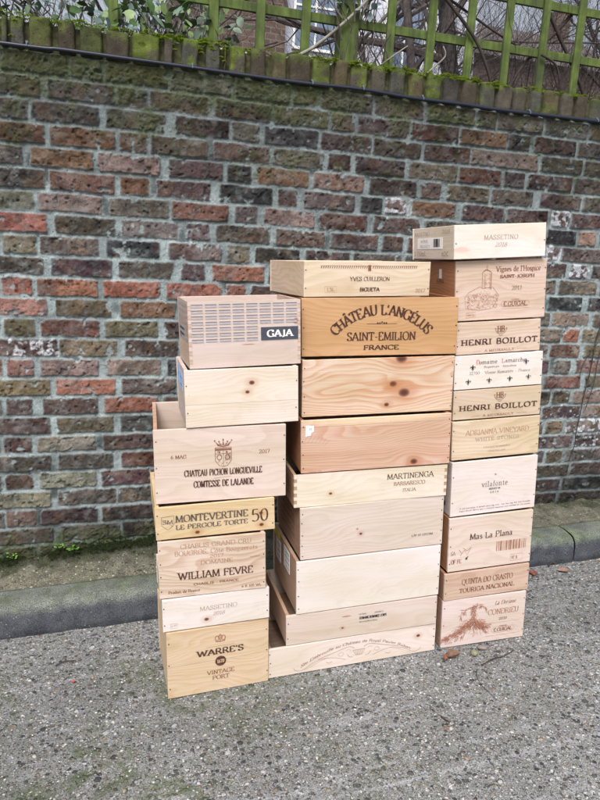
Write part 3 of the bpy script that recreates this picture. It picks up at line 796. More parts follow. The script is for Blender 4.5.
_, f, lf, w, h, d = crate('plain_l', 'unmarked cream crate with two knots, standing under the slotted crate on the left stack', W(243, 230, 212, 18, 30, 40), W(226, 214, 208), seed=21.4, knots=((.58, .26, .007), (.54, .42, .0055)), seams=(.60,), nails=2, contrast=.75, freq=1.1)
sticker(lf, (d * .30, h * .55, d * .62, h * .86), M_BLUEP, 2, 'left'); sticker(lf, (d * .66, h * .60, d * .88, h * .92), M_BLUEP, 1, 'left')

_, f, lf, w, h, d = crate('gaja', 'open crate with rows of slots and a small dark nameplate, topmost of the left stack', W(226, 208, 198, 14, 20, 24), W(222, 196, 176), seed=25.5, nails=0, fingers=15, contrast=.6, blotch=((.96, .33, .03, .06, srgb(150, 90, 70)), (.52, .665, .07, .012, srgb(150, 100, 80))))
p = Pen()
for i in range(8):
    for j in range(7):
        u0 = .028 + i * .1195; v0 = .045 + j * .086
        if i >= 5 and j >= 4: continue
        p.rect(u0 * w, (1 - v0 - .047) * h, (u0 + .100) * w, (1 - v0) * h)
s_ = p.build('slot_grille', M_SLOT, f)
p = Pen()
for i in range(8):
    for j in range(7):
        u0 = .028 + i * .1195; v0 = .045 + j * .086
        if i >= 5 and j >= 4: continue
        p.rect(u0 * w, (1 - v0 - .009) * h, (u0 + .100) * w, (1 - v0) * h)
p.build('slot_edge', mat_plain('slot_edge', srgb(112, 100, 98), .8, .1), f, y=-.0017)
m = MB(); m.box((.635 * w, -.003, .395 * h), (.975 * w, -.0005, .59 * h)); pl = m.build('nameplate', M_PLATE, f, bevel=.0005)
p = Pen(); p.text('GAJA', .805 * w, .4925 * h, .23 * w, .1 * h, bold=1.5); p.build('plate_letters', M_PLATEW, pl, y=-.0036)
sticker(lf, (d * .74, h * .55, d * .95, h * .88), M_BLUEP, 0, 'left')
m = MB(); m.box((-.0012, d * .42, .40 * h), (-.0002, d * .82, .58 * h)); m.build('end_nameplate', M_PLATE, lf)
p = Pen()
for i in range(5):
    for j in range(7): p.rect(-d + .02 + i * (d - .04) / 5, (1 - .09 - j * .086) * h, -d + .02 + i * (d - .04) / 5 + .034, (1 - .045 - j * .086) * h)
p.build('end_slots', M_SLOT, lf, side='left')

# --- middle stack
_, f, _, w, h, d = crate('embr', 'very long low open crate with curling script and vine scrolls, on the road', W(235, 222, 208, 14, 22, 30), W(190, 158, 136), seed=31.2, knots=((.89, .36, .006),), nails=3, contrast=.7, freq=.7)
p = Pen()
def bow(X, Z, w=w, h=h):
    q = (X / w - .512) / .335
    return X, Z + .060 * (1 - q * q)
p.text("Ste Embrouille au Château de Royal Pauler Ruban", .512 * w, .23 * h, .66 * w, .092 * h, bold=.85, serif=0, slant=.3, fn=bow, space=.5)
p.build('lettering', INK['brown'], f)
p = Pen()
for sg in (0, 1):
    X = (lambda u: u * w) if sg == 0 else (lambda u: (1.05 - u) * w)
    for pts, wd in (([(.142, .77), (.152, .86), (.178, .90), (.205, .86), (.249, .71), (.318, .61), (.388, .66), (.442, .76)], .0016),
                    ([(.205, .90), (.245, .80), (.29, .69), (.34, .60)], .0009), ([(.283, .60), (.358, .49), (.427, .38), (.467, .34), (.497, .41)], .0020),
                    ([(.40, .56), (.417, .50), (.434, .56), (.417, .63), (.40, .56)], .0010), ([(.455, .60), (.468, .70), (.488, .72)], .0020), ([(.33, .74), (.345, .80), (.365, .76)], .0018), ([(.445, .47), (.462, .43), (.478, .50)], .0009)):
        p.line([(X(a), (1 - b) * h) for a, b in pts], wd, True)
for k in range(7): p.line([((.490 + k * .0115) * w, (1 - .50) * h), ((.505 + k * .0065) * w, (1 - .66) * h)], .0015)
p.line([(.487 * w, .51 * h), (.563 * w, .51 * h)], .0022); p.line([(.503 * w, .33 * h), (.547 * w, .33 * h)], .0018)
p.build('scroll_ornament', INK['pale'], f)

_, f, _, w, h, d = crate('m8', 'low open crate with a small black ink stamp, second up in the middle stack', W(224, 208, 194, 16, 24, 30), W(205, 172, 146), seed=35.9, knots=((.36, .66, .0035),), nails=2, contrast=.8, blotch=((.385, .28, .035, .03, srgb(150, 84, 60)),))
marks(f, w, h, [('black', [('t', 'DOMAINE ROMANEE CONTI', .56, .40, .18, .085, dict(bold=1.7, serif=0)), ('t', 'VOSNE', .49, .27, .05, .04), ('t', 'FRANCE', .60, .27, .06, .04), ('t', 'Mis en bouteille au domaine', .53, .53, .12, .04)])])

_, f, lf, w, h, d = crate('m7', 'large blank pale crate with stickers on its end, third up in the middle stack', W(238, 230, 222, 14, 20, 28), W(196, 164, 140), seed=39.3, nails=4, contrast=.6, freq=2.2)
sticker(lf, (d * .28, h * .52, d * .52, h * .93), M_WHITE, 4, 'left'); sticker(lf, (d * .66, h * .42, d * .86, h * .84), M_WHITE, 3, 'left'); sticker(lf, (d * .70, h * .86, d * .97, h * .985), M_YELLOW, 0, 'left')
_, f, lf, w, h, d = crate('m6', 'pinkish cream crate with a small central knot and tiny stamped code at lower right', W(226, 212, 198, 16, 28, 34), W(180, 146, 120), seed=43.1, knots=((.41, .60, .0045), (.385, .50, .002)), nails=5, contrast=.85)
marks(f, w, h, [('grey', [('t', 'L7P 10 12FC9M', .85, .75, .155, .04, dict(bold=1.3, serif=0))])])
p = Pen()
for k in range(5): p.text('CHATEAU GRAND CRU', -d * .5, h * (.82 - .13 * k), d * .55, h * .05, bold=1.1)
p.build('end_lettering', INK['brown'], lf, side='left')

_, f, lf, w, h, d = crate('martin', 'low cream crate with finger jointed corners, lettered at its right, in the middle stack', W(238, 228, 206, 16, 26, 38), W(204, 172, 140), seed=47.7, knots=((.23, .64, .0045),), nails=0, fingers=9, contrast=.8)
marks(f, w, h, [('dark', [('t', 'MARTINENGA', .75, .25, .31, .17, dict(bold=.85))]), ('brown', [('t', 'BARBARESCO', .745, .49, .21, .115, dict(bold=.9)), ('t', 'ITALIA', .745, .71, .088, .10, dict(bold=.9))])])
p = Pen(); p.line([(-d * .35, .02), (-d * .35, h - .02), (-d * .12, h - .02), (-d * .12, .02)], .0012, False, True)
for k in range(5): p.line([(-d * .32, .03 + k * .012), (-d * .15, .03 + k * .012)], .003)
p.build('end_lettering', INK['brown'], lf, side='left')

_, f, lf, w, h, d = crate('m4', 'reddish crate with a torn white sticker at its top left corner', W(224, 188, 160, 24, 52, 58), W(190, 140, 108), seed=51.6, knots=((.75, .90, .010),), seams=(.13,), nails=4, contrast=.9, freq=1.1,
   blotch=((.5, .0, .62, .16, srgb(236, 212, 180, .8)),))
m = MB(); a, b = .028 * w, .70 * h
m.add([(a, -.0008, b), (a + .017, -.0008, b + .004), (a + .018, -.0008, b + .012), (a + .027, -.0008, b + .016), (a + .026, -.0008, b + .034), (a + .001, -.0008, b + .036)], [(0, 1, 2, 3, 4, 5)])
s = m.build('torn_sticker', M_WHITE, f); q = Pen(); q.text('12', a + .015, b + .024, .008, .005); q.build('print', M_BAR, s, y=-.0014)
p = Pen()
for k in range(7): p.line([(.02 * w + k * .011, .60 * h - k * .002), (.05 * w + k * .011, .76 * h - k * .004)], .0007)
p.text('Sauternes 2010', .09 * w, .045 * h, .08 * w, .03 * h); p.build('faint_lettering', INK['pale'], f)

_, f, _, w, h, d = crate('m3', 'orange-grained crate with two big dark knots, under the brown arched-lettering crate', W(234, 210, 182, 26, 56, 72), W(200, 160, 126), seed=55.2, knots=((.59, .46, .010), (.665, .62, .0150), (.55, .82, .007), (.64, .02, .015)), nails=4, contrast=1.2, freq=1.0)

_, f, lf, w, h, d = crate('angelus', 'golden brown crate with big arched dark lettering above the word FRANCE', W(212, 171, 126, 22, 30, 34), W(176, 126, 90), seed=59.9, nails=3, contrast=.85, freq=.9)
cx = .505 * w
p = Pen()
p.text("CHÂTEAU L'ANGÉLUS", cx, .80 * h, .66 * w, .165 * h, bold=1.35, space=.5, fn=arc(cx, .73 * h, .20))
p.text('SAINT-EMILION', cx, .355 * h, .44 * w, .135 * h, bold=1.15); p.text('FRANCE', cx, .165 * h, .225 * w, .075 * h, bold=1.5, serif=.8)
p.line([(cx - .048, .565 * h), (cx + .048, .565 * h)], .0011)
for a in (-.014, -.007, 0, .007, .014): p.disc(cx + a, .575 * h + (.003 if a == 0 else 0), .0028)
p.build('lettering', INK['dark'], f)

_, f, lf, w, h, d = crate('yves', 'low cream crate with a patterned band, topmost of the middle stack', W(238, 220, 188, 20, 32, 44), W(236, 212, 182), seed=63.3, nails=2, contrast=.85, freq=.8)
marks(f, w, h, [('dark', [('t', 'YVES CUILLERON', .505, .49, .315, .115, dict(bold=1.05, serif=.4)), ('t', 'BIGUETA', .505, .79, .155, .105, dict(bold=1.6, serif=.3))]),
   ('tan', [('l', [(.155, .70), (.245, .70), (.245, .86), (.155, .86), (.155, .70)], .0008), ('t', '1,5L', .20, .78, .06, .09, dict(bold=1.2)), ('t', '2017', .92, .83, .085, .10)])])
p = Pen()
for k in range(46):
    u = .125 + k * .0167
    if abs(u - .5) < .022: continue
    p.line([(u * w, .80 * h), ((u + .007) * w, .875 * h)], .0022)
p.line([(.12 * w, .872 * h), (.88 * w, .872 * h)], .0010)
p.rect(.488 * w, .73 * h, .512 * w, .90 * h); p.build('pattern_band', INK['brown'], f)

# --- right stack
_, f, lf, w, h, d = crate('condrieu', 'pinkish crate with an old vine stump drawing, lowest of the right stack', W(228, 211, 200, 16, 24, 30), W(196, 160, 136), seed=67.4, nails=3, contrast=.7)
marks(f, w, h, [('brown', [('t', 'La Doriane', .745, .17, .25, .085, dict(slant=.3, serif=0, bold=.8)), ('t', '2020', .73, .52, .10, .05), ('t', 'E.GUIGAL', .74, .76, .22, .075, dict(bold=1.4)), ('t', 'DOMAINE', .74, .685, .10, .028)]),
   ('rust', [('t', 'CONDRIEU', .73, .36, .37, .11, dict(bold=.9)), ('l', [(.53, .60), (.95, .60)], .0006), ('l', [(.53, .875), (.95, .875)], .0008), ('t', '12,5 VOL', .09, .90, .09, .035),
   ('l', [(.60, .76), (.62, .70), (.86, .70), (.88, .76), (.86, .82), (.62, .82)], .0008, False, True)])])
p = Pen(); rn = random.Random(5)
def vine(u0, v0, u1, v1, n, sp, ln):
    for k in range(n):
        t = rn.random(); u = u0 + (u1 - u0) * t + rn.gauss(0, sp); v = v0 + (v1 - v0) * t + rn.gauss(0, sp)
        a = math.atan2(-(v1 - v0) * h, (u1 - u0) * w) + rn.gauss(0, .5)
        L = ln * rn.uniform(.5, 1.3); x, z = u * w, (1 - v) * h
        p.line([(x, z), (x + L * math.cos(a), z + L * math.sin(a))], .0012)
vine(.37, .18, .37, .50, 110, .018, .012); vine(.36, .50, .22, .70, 230, .040, .014); vine(.38, .50, .50, .66, 210, .036, .014); vine(.20, .72, .04, .82, 110, .022, .013)
for (u0, v0, u1, v1) in ((.37, .2, .24, .25), (.37, .18, .50, .22), (.42, .14, .36, .2), (.24, .25, .22, .42), (.50, .2, .52, .30), (.47, .15, .44, .22), (.28, .2, .26, .32), (.50, .64, .53, .80), (.28, .70, .24, .86), (.20, .74, .18, .86), (.40, .62, .38, .80)):
    vine(u0, v0, u1, v1, 16, .009, .010)
p.build('vine_drawing', INK['rust'], f)

_, f, _, w, h, d = crate('quinta', 'low reddish-brown crate, second from the bottom of the right stack', W(216, 188, 164, 22, 36, 42), W(176, 132, 104), seed=71.8, nails=2, contrast=.9)
marks(f, w, h, [('brown', [('t', 'QUINTA DO CRASTO', .50, .36, .60, .20, dict(bold=.95)), ('t', 'TOURIGA NACIONAL', .50, .68, .65, .155, dict(bold=1.2))])])

_, f, lf, w, h, d = crate('mas', 'cream crate with a burnt brown barcode at the right of its front', W(230, 214, 197, 16, 26, 34), W(184, 138, 104), seed=75.5, knots=(), nails=3, contrast=.85, freq=.6)
marks(f, w, h, [('dark', [('t', 'Mas La Plana', .50, .37, .51, .105, dict(bold=.95))]),
   ('brown', [('t', 'SA', .055, .64, .05, .07, dict(bold=.8)), ('t', 'OF', .06, .80, .05, .08, dict(bold=1.3)), ('t', 'FE', .13, .80, .05, .07, dict(bold=1.1)), ('l', [(.75, .80), (.90, .80), (.90, .92), (.75, .92), (.75, .80)], .0008), ('t', '97 8', .80, .86, .07, .06)]),
   ('tan', [('l', [(.12, .58), (.16, .66), (.14, .70), (.19, .60), (.22, .70), (.26, .58)], .002), ('l', [(.17, .56), (.22, .62), (.27, .56)], .002)])])
p = Pen(); rn = random.Random(3); u = .57
while u < .93:
    wd = rn.choice((.006, .010, .016, .022)); p.rect(u * w, .30 * h, (u + wd) * w, .48 * h); u += wd + rn.choice((.006, .010, .014))
p.build('barcode', INK['rust'], f)
p = Pen(); p.disc(.215 * w, .235 * h, .0045, 12); p.line([(.215 * w, .235 * h), (.235 * w, .275 * h)], .0025); p.build('bottle_mark', INK['black'], f)

_, f, lf, w, h, d = crate('vila', 'whitewashed pale crate with small centred lowercase lettering in the right stack', W(240, 230, 224, 14, 20, 24), W(226, 214, 210), seed=79.2, knots=((.505, .28, .002),), nails=2, contrast=.7)
marks(f, w, h, [('grey', [('t', 'vilafonte', .50, .44, .30, .10, dict(bold=.7, space=2)), ('t', 'SERIES M', .50, .535, .13, .03, dict(bold=1.8, serif=0)), ('t', '2 0 1 6', .50, .60, .10, .03, dict(bold=1.4, serif=0)),
   ('t', 'A partnership in grape growing and wine making between friends', .52, .845, .84, .024, dict(bold=1.1, serif=0)), ('t', 'Paarl South Africa grown vinified matured and bottled on the estate', .52, .895, .84, .024, dict(bold=1.1, serif=0))])])
sticker(lf, (d * .12, h * .16, d * .55, h * .24), M_BAR, 0, 'left', name='end_mark')

_, f, _, w, h, d = crate('adri', 'straw-yellow crate with faint tan lettering, just below the lower monogrammed crate', W(232, 212, 176, 24, 34, 42), W(206, 168, 124), seed=83.6, nails=2, contrast=1.05, freq=.8)
marks(f, w, h, [('tan', [('t', 'ADRIANNA VINEYARD', .51, .30, .72, .125, dict(bold=.8))]), ('pale', [('t', 'WHITE STONES', .51, .485, .50, .085, dict(bold=.95, space=2)), ('t', 'CHARDONNAY', .51, .695, .31, .032, dict(bold=1.2)), ('t', 'GUALTALLARY', .51, .80, .20, .032, dict(bold=1.2))])])

def hb(f, w, h, v0, v1, v2, top):
    marks(f, w, h, [('dark', [('t', 'HENRI BOILLOT', .51, v1, .90 if top else .885, .165, dict(bold=1.45, space=2))]),
      ('brown', [('t', 'A MEURSAULT', .51, v2, .35, .065, dict(bold=1.1, space=2)), ('l', [(.20, v2 + .01), (.30, v2)], .0007), ('l', [(.72, v2), (.84, v2 - .01)], .0007)])])
    p = Pen(); cx, cz = .52 * w, (1 - v0) * h
    p.text('HB', cx, cz, .026, .018, bold=1.3)
    for sg in (-1, 1):
        p.line([(cx, cz - .016), (cx + sg * .010, cz - .015), (cx + sg * .018, cz - .007), (cx + sg * .021, cz + .002), (cx + sg * .016, cz - .001)], .0013, True)
        p.line([(cx, cz - .012), (cx + sg * .008, cz - .010), (cx + sg * .012, cz - .014)], .0010, True)
    p.line([(cx - .008, cz - .020), (cx, cz - .022), (cx + .008, cz - .020)], .0012, True)
    p.build('monogram', INK['brown'], f)
_, f, _, w, h, d = crate('hb2', 'low light-brown crate with monogram, directly under the white crate with small lily emblems', W(226, 206, 178, 20, 30, 38), seed=87.7, nails=2, contrast=.75)
hb(f, w, h, .22, .60, .88, False)
_, f, _, w, h, d = crate('lam', 'white crate with small black lily emblems and two red initials', W(245, 238, 230, 14, 20, 24), seed=91.1, nails=2, contrast=.7)
marks(f, w, h, [('grey', [('t', 'omaine', .37, .21, .20, .11, dict(bold=.9)), ('t', 'amarche', .68, .20, .24, .11, dict(bold=.9)), ('t', 'Propriétaire - Viticulteur', .51, .36, .37, .055, dict(bold=1)), ('t', '21700 - Vosne Romanée - France', .51, .52, .69, .08, dict(bold=.75))]),
   ('red', [('t', 'D', .255, .20, .035, .12, dict(bold=.9)), ('t', 'L', .54, .20, .03, .12, dict(bold=.9))])])
p = Pen()
for (u, v) in ((.20, .37), (.805, .28), (.155, .78), (.39, .77), (.625, .76), (.84, .74)):
    x, z = u * w, (1 - v) * h
    p.poly([(x, z + .012), (x + .003, z + .004), (x + .0015, z - .002), (x - .0015, z - .002), (x - .003, z + .004)])
    for sg in (-1, 1): p.line([(x + sg * .001, z - .003), (x + sg * .004, z + .003), (x + sg * .008, z + .004), (x + sg * .0085, z - .001)], .0019, True)
    p.line([(x - .005, z - .0035), (x + .005, z - .0035)], .0014); p.poly([(x - .002, z - .005), (x + .002, z - .005), (x, z - .011)])
p.build('lily_emblems', INK['black'], f)
_, f, _, w, h, d = crate('hb1', 'low pinkish crate with monogram, directly under the crate with the round tower drawing', W(230, 208, 184, 20, 34, 42), seed=95.3, nails=2, contrast=.95, freq=.8)
hb(f, w, h, .24, .62, .90, True)

_, f, lf, w, h, d = crate('guigal', 'peach crate with a round tower drawing on its front, second down in the right stack', W(230, 206, 186, 18, 32, 40), W(196, 144, 108), seed=99.8, knots=(), nails=3, contrast=.9)
marks(f, w, h, [('brown', [('t', "Vignes de l'Hospice", .68, .15, .49, .085, dict(bold=1.05)), ('t', 'SAINT-JOSEPH', .67, .275, .38, .05, dict(bold=1.6)), ('t', '2012', .67, .47, .11, .062, dict(bold=.8)), ('t', 'E.GUIGAL', .66, .735, .26, .07, dict(bold=1.2))]),
   ('rust', [('l', [(.50, .735), (.52, .69), (.80, .69), (.82, .735), (.80, .78), (.52, .78)], .0009, False, True), ('l', [(.51, .815), (.82, .815)], .0008), ('t', 'DOMAINE', .66, .665, .09, .02)])])
p = Pen(); s = lambda u, v: (u * w, (1 - v) * h)
p.line([s(.285, .46), s(.285, .20), s(.32, .15), s(.385, .20), s(.385, .48)], .0017); p.line([s(.29, .19), s(.335, .15), s(.38, .19)], .0018); p.line([s(.335, .16), s(.335, .08)], .0014); p.line([s(.325, .11), s(.345, .11)], .0010)
p.line([s(.10, .60), s(.14, .52), s(.26, .43), s(.30, .46), s(.40, .44), s(.47, .58), s(.45, .68), s(.40, .80), s(.26, .82), s(.11, .78)], .0012, False, True)
rn = random.Random(9)
for k in range(260):
    u = rn.uniform(.12, .45); v = rn.uniform(.50 + abs(u - .30) * .4, .79)
    p.line([s(u, v), s(u + rn.uniform(.008, .02), v + rn.choice((.004, .03, -.02)))], .0007)
for k in range(26):
    p.line([s(.29 + rn.uniform(0, .02), .21 + k * .010), s(.31 + rn.uniform(0, .03), .21 + k * .010)], .0006); v = .22 + k * .010; p.line([s(.35 + rn.uniform(0, .02), v), s(.382, v)], .0007)
p.line([s(.12, .86), s(.22, .85), s(.22, .93), s(.12, .94)], .0009, False, True); p.text('AMPUIS', *s(.17, .895), .026, .005)
p.build('tower_drawing', INK['rust'], f)
sticker(lf, (d * .34, h * .70, d * .40, h * .86), M_WHITE, 0, 'left')
p = Pen(); p.text('12 BTLS', -d * .36, h * .66, .055, .012, bold=1.4, serif=0); p.build('end_lettering', INK['grey'], lf, side='left')

_, f, lf, w, h, d = crate('mass_r', 'whitish crate with a barcode label on its end, topmost of the right stack', W(244, 238, 226, 12, 18, 24), W(238, 228, 208, 12, 18, 24), seed=103.3, nails=1, contrast=.6, blotch=((.08, .70, .10, .10, srgb(226, 192, 180, .8)),))
marks(f, w, h, [('pale', [('t', 'MASSETINO', .50, .37, .37, .125, dict(bold=.8, space=2)), ('t', '2018', .50, .58, .13, .12, dict(slant=.25, bold=.7))])])
p = Pen()
p.text('MASSETINO', -d * .74, h * .80, d * .38, h * .11, bold=.8); p.text('2018', -d * .18, h * .84, d * .17, h * .11, slant=.2, bold=.8)
p.text('1x750mL', -d * .78, h * .20, d * .30, h * .13, bold=.9); p.text('6X', -d * .20, h * .20, d * .14, h * .13, bold=.9)
p.build('end_lettering', INK['pale'], lf, side='left')
s = sticker(lf, (d * .26, h * .34, d * .86, h * .68), M_WHITE, 0, 'left', name='barcode_label')
q = MB(); rn = random.Random(2); yy = d * .32
while yy < d * .46:
    a = rn.choice((.0015, .003, .0045)); q.box((-.0003, yy, h * .40), (.0001, yy + a, h * .64)); yy += a + rn.choice((.0015, .003))
q.build('barcode', M_BAR, s)
q = Pen(); q.text('WINE', -d * .68, h * .58, d * .18, h * .07); q.text('PRODUCT', -d * .66, h * .42, d * .24, h * .07); q.build('print', INK['pale'], s, side='left')

# ------------------------------------------------------------------ brick wall (relief generated from the courses as they lie)
ROWS = [
(1.9914, "-0.308,-0.097,m -0.090,0.018,m 0.028,0.241,m 0.252,0.474,g 0.489,0.701,m 0.712,0.812,m 0.825,1.041,g 1.050,1.265,g 1.278,1.499,m 1.509,1.605,m 1.609,1.832,g 1.842,2.066,g 2.077,2.351,m"),
(1.9164, "-0.403,-0.186,n -0.164,0.058,g 0.068,0.175,m 0.182,0.390,t 0.416,0.629,n 0.637,0.858,m 0.870,0.971,t 0.983,1.205,p 1.214,1.434,r 1.438,1.664,o 1.669,1.778,n 1.799,2.016,n 2.026,2.254,n"),
(1.8414, "-0.438,-0.227,g -0.218,0.006,n 0.026,0.239,g 0.271,0.471,p 0.482,0.586,g 0.605,0.822,k 0.834,1.049,p 1.054,1.267,n 1.280,1.495,p 1.500,1.836,l 1.846,2.061,n 2.072,2.269,n"),
(1.7664, "-0.381,-0.175,r -0.162,0.059,o 0.073,0.171,o 0.182,0.393,t 0.412,0.632,p 0.644,0.851,g 0.868,0.965,p 0.982,1.202,p 1.220,1.447,t 1.452,1.656,r 1.670,1.776,n 1.791,2.021,n 2.032,2.228,n"),
(1.6914, "-0.416,-0.252,g -0.227,-0.017,o -0.004,0.218,l 0.247,0.452,p 0.467,0.564,k 0.584,0.794,o 0.810,1.027,l 1.049,1.264,n 1.282,1.375,p 1.404,1.607,t 1.621,1.829,n 1.865,2.083,p 2.094,2.299,t"),
(1.6164, "-0.389,-0.180,n -0.167,0.057,r 0.075,0.182,o 0.203,0.408,p 0.438,0.650,k 0.671,0.752,p 0.777,0.994,p 1.015,1.113,k 1.126,1.221,w 1.249,1.455,o 1.484,1.687,p 1.702,1.919,p 1.935,2.031,w 2.042,2.229,p"),
(1.5414, "-0.393,-0.219,g -0.209,0.011,l 0.035,0.251,g 0.259,0.479,r 0.502,0.593,p 0.617,0.827,l 0.844,1.052,r 1.079,1.293,p 1.312,1.582,n 1.602,1.899,n 1.921,2.082,k 2.099,2.193,q 2.210,2.446,n"),
(1.4664, "-0.372,-0.179,R -0.155,0.056,n 0.077,0.285,g 0.315,0.407,p 0.430,0.645,p 0.669,0.875,p 0.896,1.108,p 1.126,1.222,n 1.240,1.469,r 1.493,1.693,p 1.718,1.917,n 1.938,2.003,w 2.019,2.247,p"),
(1.3914, "-0.330,-0.218,t -0.208,-0.002,g 0.023,0.219,k 0.249,0.452,p 0.475,0.567,t 0.587,0.773,n 0.794,0.989,p 1.940,2.054,p 2.076,2.170,w 2.199,2.477,n"),
(1.3164, "-0.389,-0.197,n -0.174,0.043,P 0.065,0.275,n 0.298,0.391,p 0.418,0.627,R 0.643,0.820,p 1.919,2.012,p 2.028,2.241,t 2.258,2.493,n"),
(1.2414, "-0.341,-0.237,R -0.224,-0.008,R 0.010,0.219,R 0.242,0.459,R 0.475,0.556,R 0.572,0.781,p 1.980,2.170,k 2.204,2.419,k"),
(1.1664, "-0.397,-0.189,L -0.161,0.041,t 0.070,0.281,o 0.296,0.394,p 2.014,2.223,l 2.246,2.525,t"),
(1.0914, "-0.338,-0.233,t -0.215,-0.007,Q 0.011,0.212,t 0.235,0.375,p 1.906,2.077,l 2.088,2.179,R 2.197,2.420,y"),
(1.0164, "-0.381,-0.155,w -0.152,0.058,y 0.084,0.290,n 0.305,0.457,p 2.028,2.199,Q 2.222,2.435,t"),
(0.9414, "-0.338,-0.242,Q -0.221,-0.010,l 0.016,0.224,l 0.247,0.378,k 1.929,2.035,p 2.063,2.154,l 2.189,2.359,Q"),
(0.8664, "-0.396,-0.185,y -0.167,0.052,R 0.071,0.283,p 0.299,0.460,p 2.019,2.231,Q 2.255,2.465,t"),
(0.7914, "-0.348,-0.254,p -0.219,-0.016,p 0.006,0.213,R 0.229,0.380,p 1.952,2.065,n 2.076,2.180,t 2.198,2.419,l"),
(0.7164, "-0.403,-0.193,p -0.171,0.043,t 0.066,0.201,k 0.221,0.382,n 2.032,2.252,K 2.264,2.495,l"),
(0.6414, "-0.362,-0.260,p -0.242,-0.026,G -0.003,0.221,p 2.061,2.165,y 2.183,2.254,w 2.254,2.460,w"),
(0.5664, "-0.411,-0.194,n -0.169,0.037,p 0.068,0.222,r 1.987,2.232,p 2.243,2.475,K"),
(0.4914, "-0.362,-0.259,p -0.240,-0.025,G -0.010,0.214,P 2.027,2.079,n 2.091,2.185,t 2.203,2.446,g"),
(0.4164, "-0.411,-0.199,G -0.177,0.047,g 0.051,0.222,g 2.010,2.234,n 2.246,2.504,p"),
(0.3414, "-0.492,-0.369,n -0.365,-0.253,r -0.242,-0.027,p -0.012,0.214,n 1.993,2.199,k 2.211,2.475,k"),
(0.2664, "-0.426,-0.196,g -0.166,0.061,g 0.069,0.264,n 1.975,2.187,n 2.199,2.458,n"),
(0.1914, "-0.465,-0.380,n -0.365,-0.262,t -0.248,-0.057,n -0.042,0.182,n 1.986,2.224,n 2.236,2.504,n")]
COPING = "-0.304,-0.279,m -0.276,-0.227,g -0.218,-0.142,m -0.126,-0.065,g -0.056,0.023,m 0.030,0.113,m 0.120,0.216,m 0.227,0.265,g 0.290,0.354,g 0.376,0.434,g 0.442,0.456,g 0.464,0.527,m 0.542,0.603,g 0.626,0.684,g 0.692,0.779,g 0.783,0.859,m 0.872,0.929,g 0.937,1.013,m 1.025,1.089,g 1.102,1.171,g 1.184,1.250,g 1.264,1.331,m 1.340,1.413,g 1.423,1.497,g 1.511,1.582,m 1.587,1.664,g 1.669,1.733,g 1.753,1.808,g 1.818,1.894,m 1.904,1.971,g 1.981,2.044,g 2.060,2.145,g"
BC = {'n': (88, 77, 69), 'g': (114, 105, 94), 'p': (98, 77, 74), 'P': (84, 60, 66), 'r': (118, 76, 60), 'R': (164, 94, 70), 'Q': (140, 93, 80), 'o': (134, 94, 66), 'y': (134, 118, 84),
      'k': (66, 64, 68), 'm': (92, 92, 62), 'l': (146, 120, 109), 'L': (172, 118, 100), 'w': (118, 96, 90), 'K': (76, 62, 66), 't': (112, 98, 76), 'G': (146, 138, 122), 'q': (172, 128, 106)}
KW = 0.62     # albedo under the sRGB look of the photograph
rr = random.Random(11)
XA, XB = -5.0, 8.0
rows = []
allrows = [(z, s) for z, s in ROWS]
zlast = allrows[-1][0]
for k in range(1, 9): allrows.append((zlast - 0.075 * k, ''))
for z, s in allrows:
    L = []
    for q in s.split():
        a, b, c = q.split(','); L.append((float(a), float(b), c))
    L = sorted(L)
    out = []
    def fill(x0, x1):
        span = x1 - x0
        if span < 0.05: return
        n = max(1, round(span / 0.225))
        sizes = [rr.choice((1, 1, 1, .5)) for _ in range(n)] if n > 3 else [1] * n
        tot = sum(sizes); x = x0
        for sz in sizes:
            l = span * sz / tot
            out.append((x + .006, x + l - .006, rr.choice('nngppkltrtgQlo')))
            x += l
    cur = XA
    for a, b, c in L:
        fill(cur, a - .006); out.append((a, b, c)); cur = b + .006
    fill(cur, XB)
    rows.append((z, sorted(out)))
ztops = np.array([r[0] for r in rows])

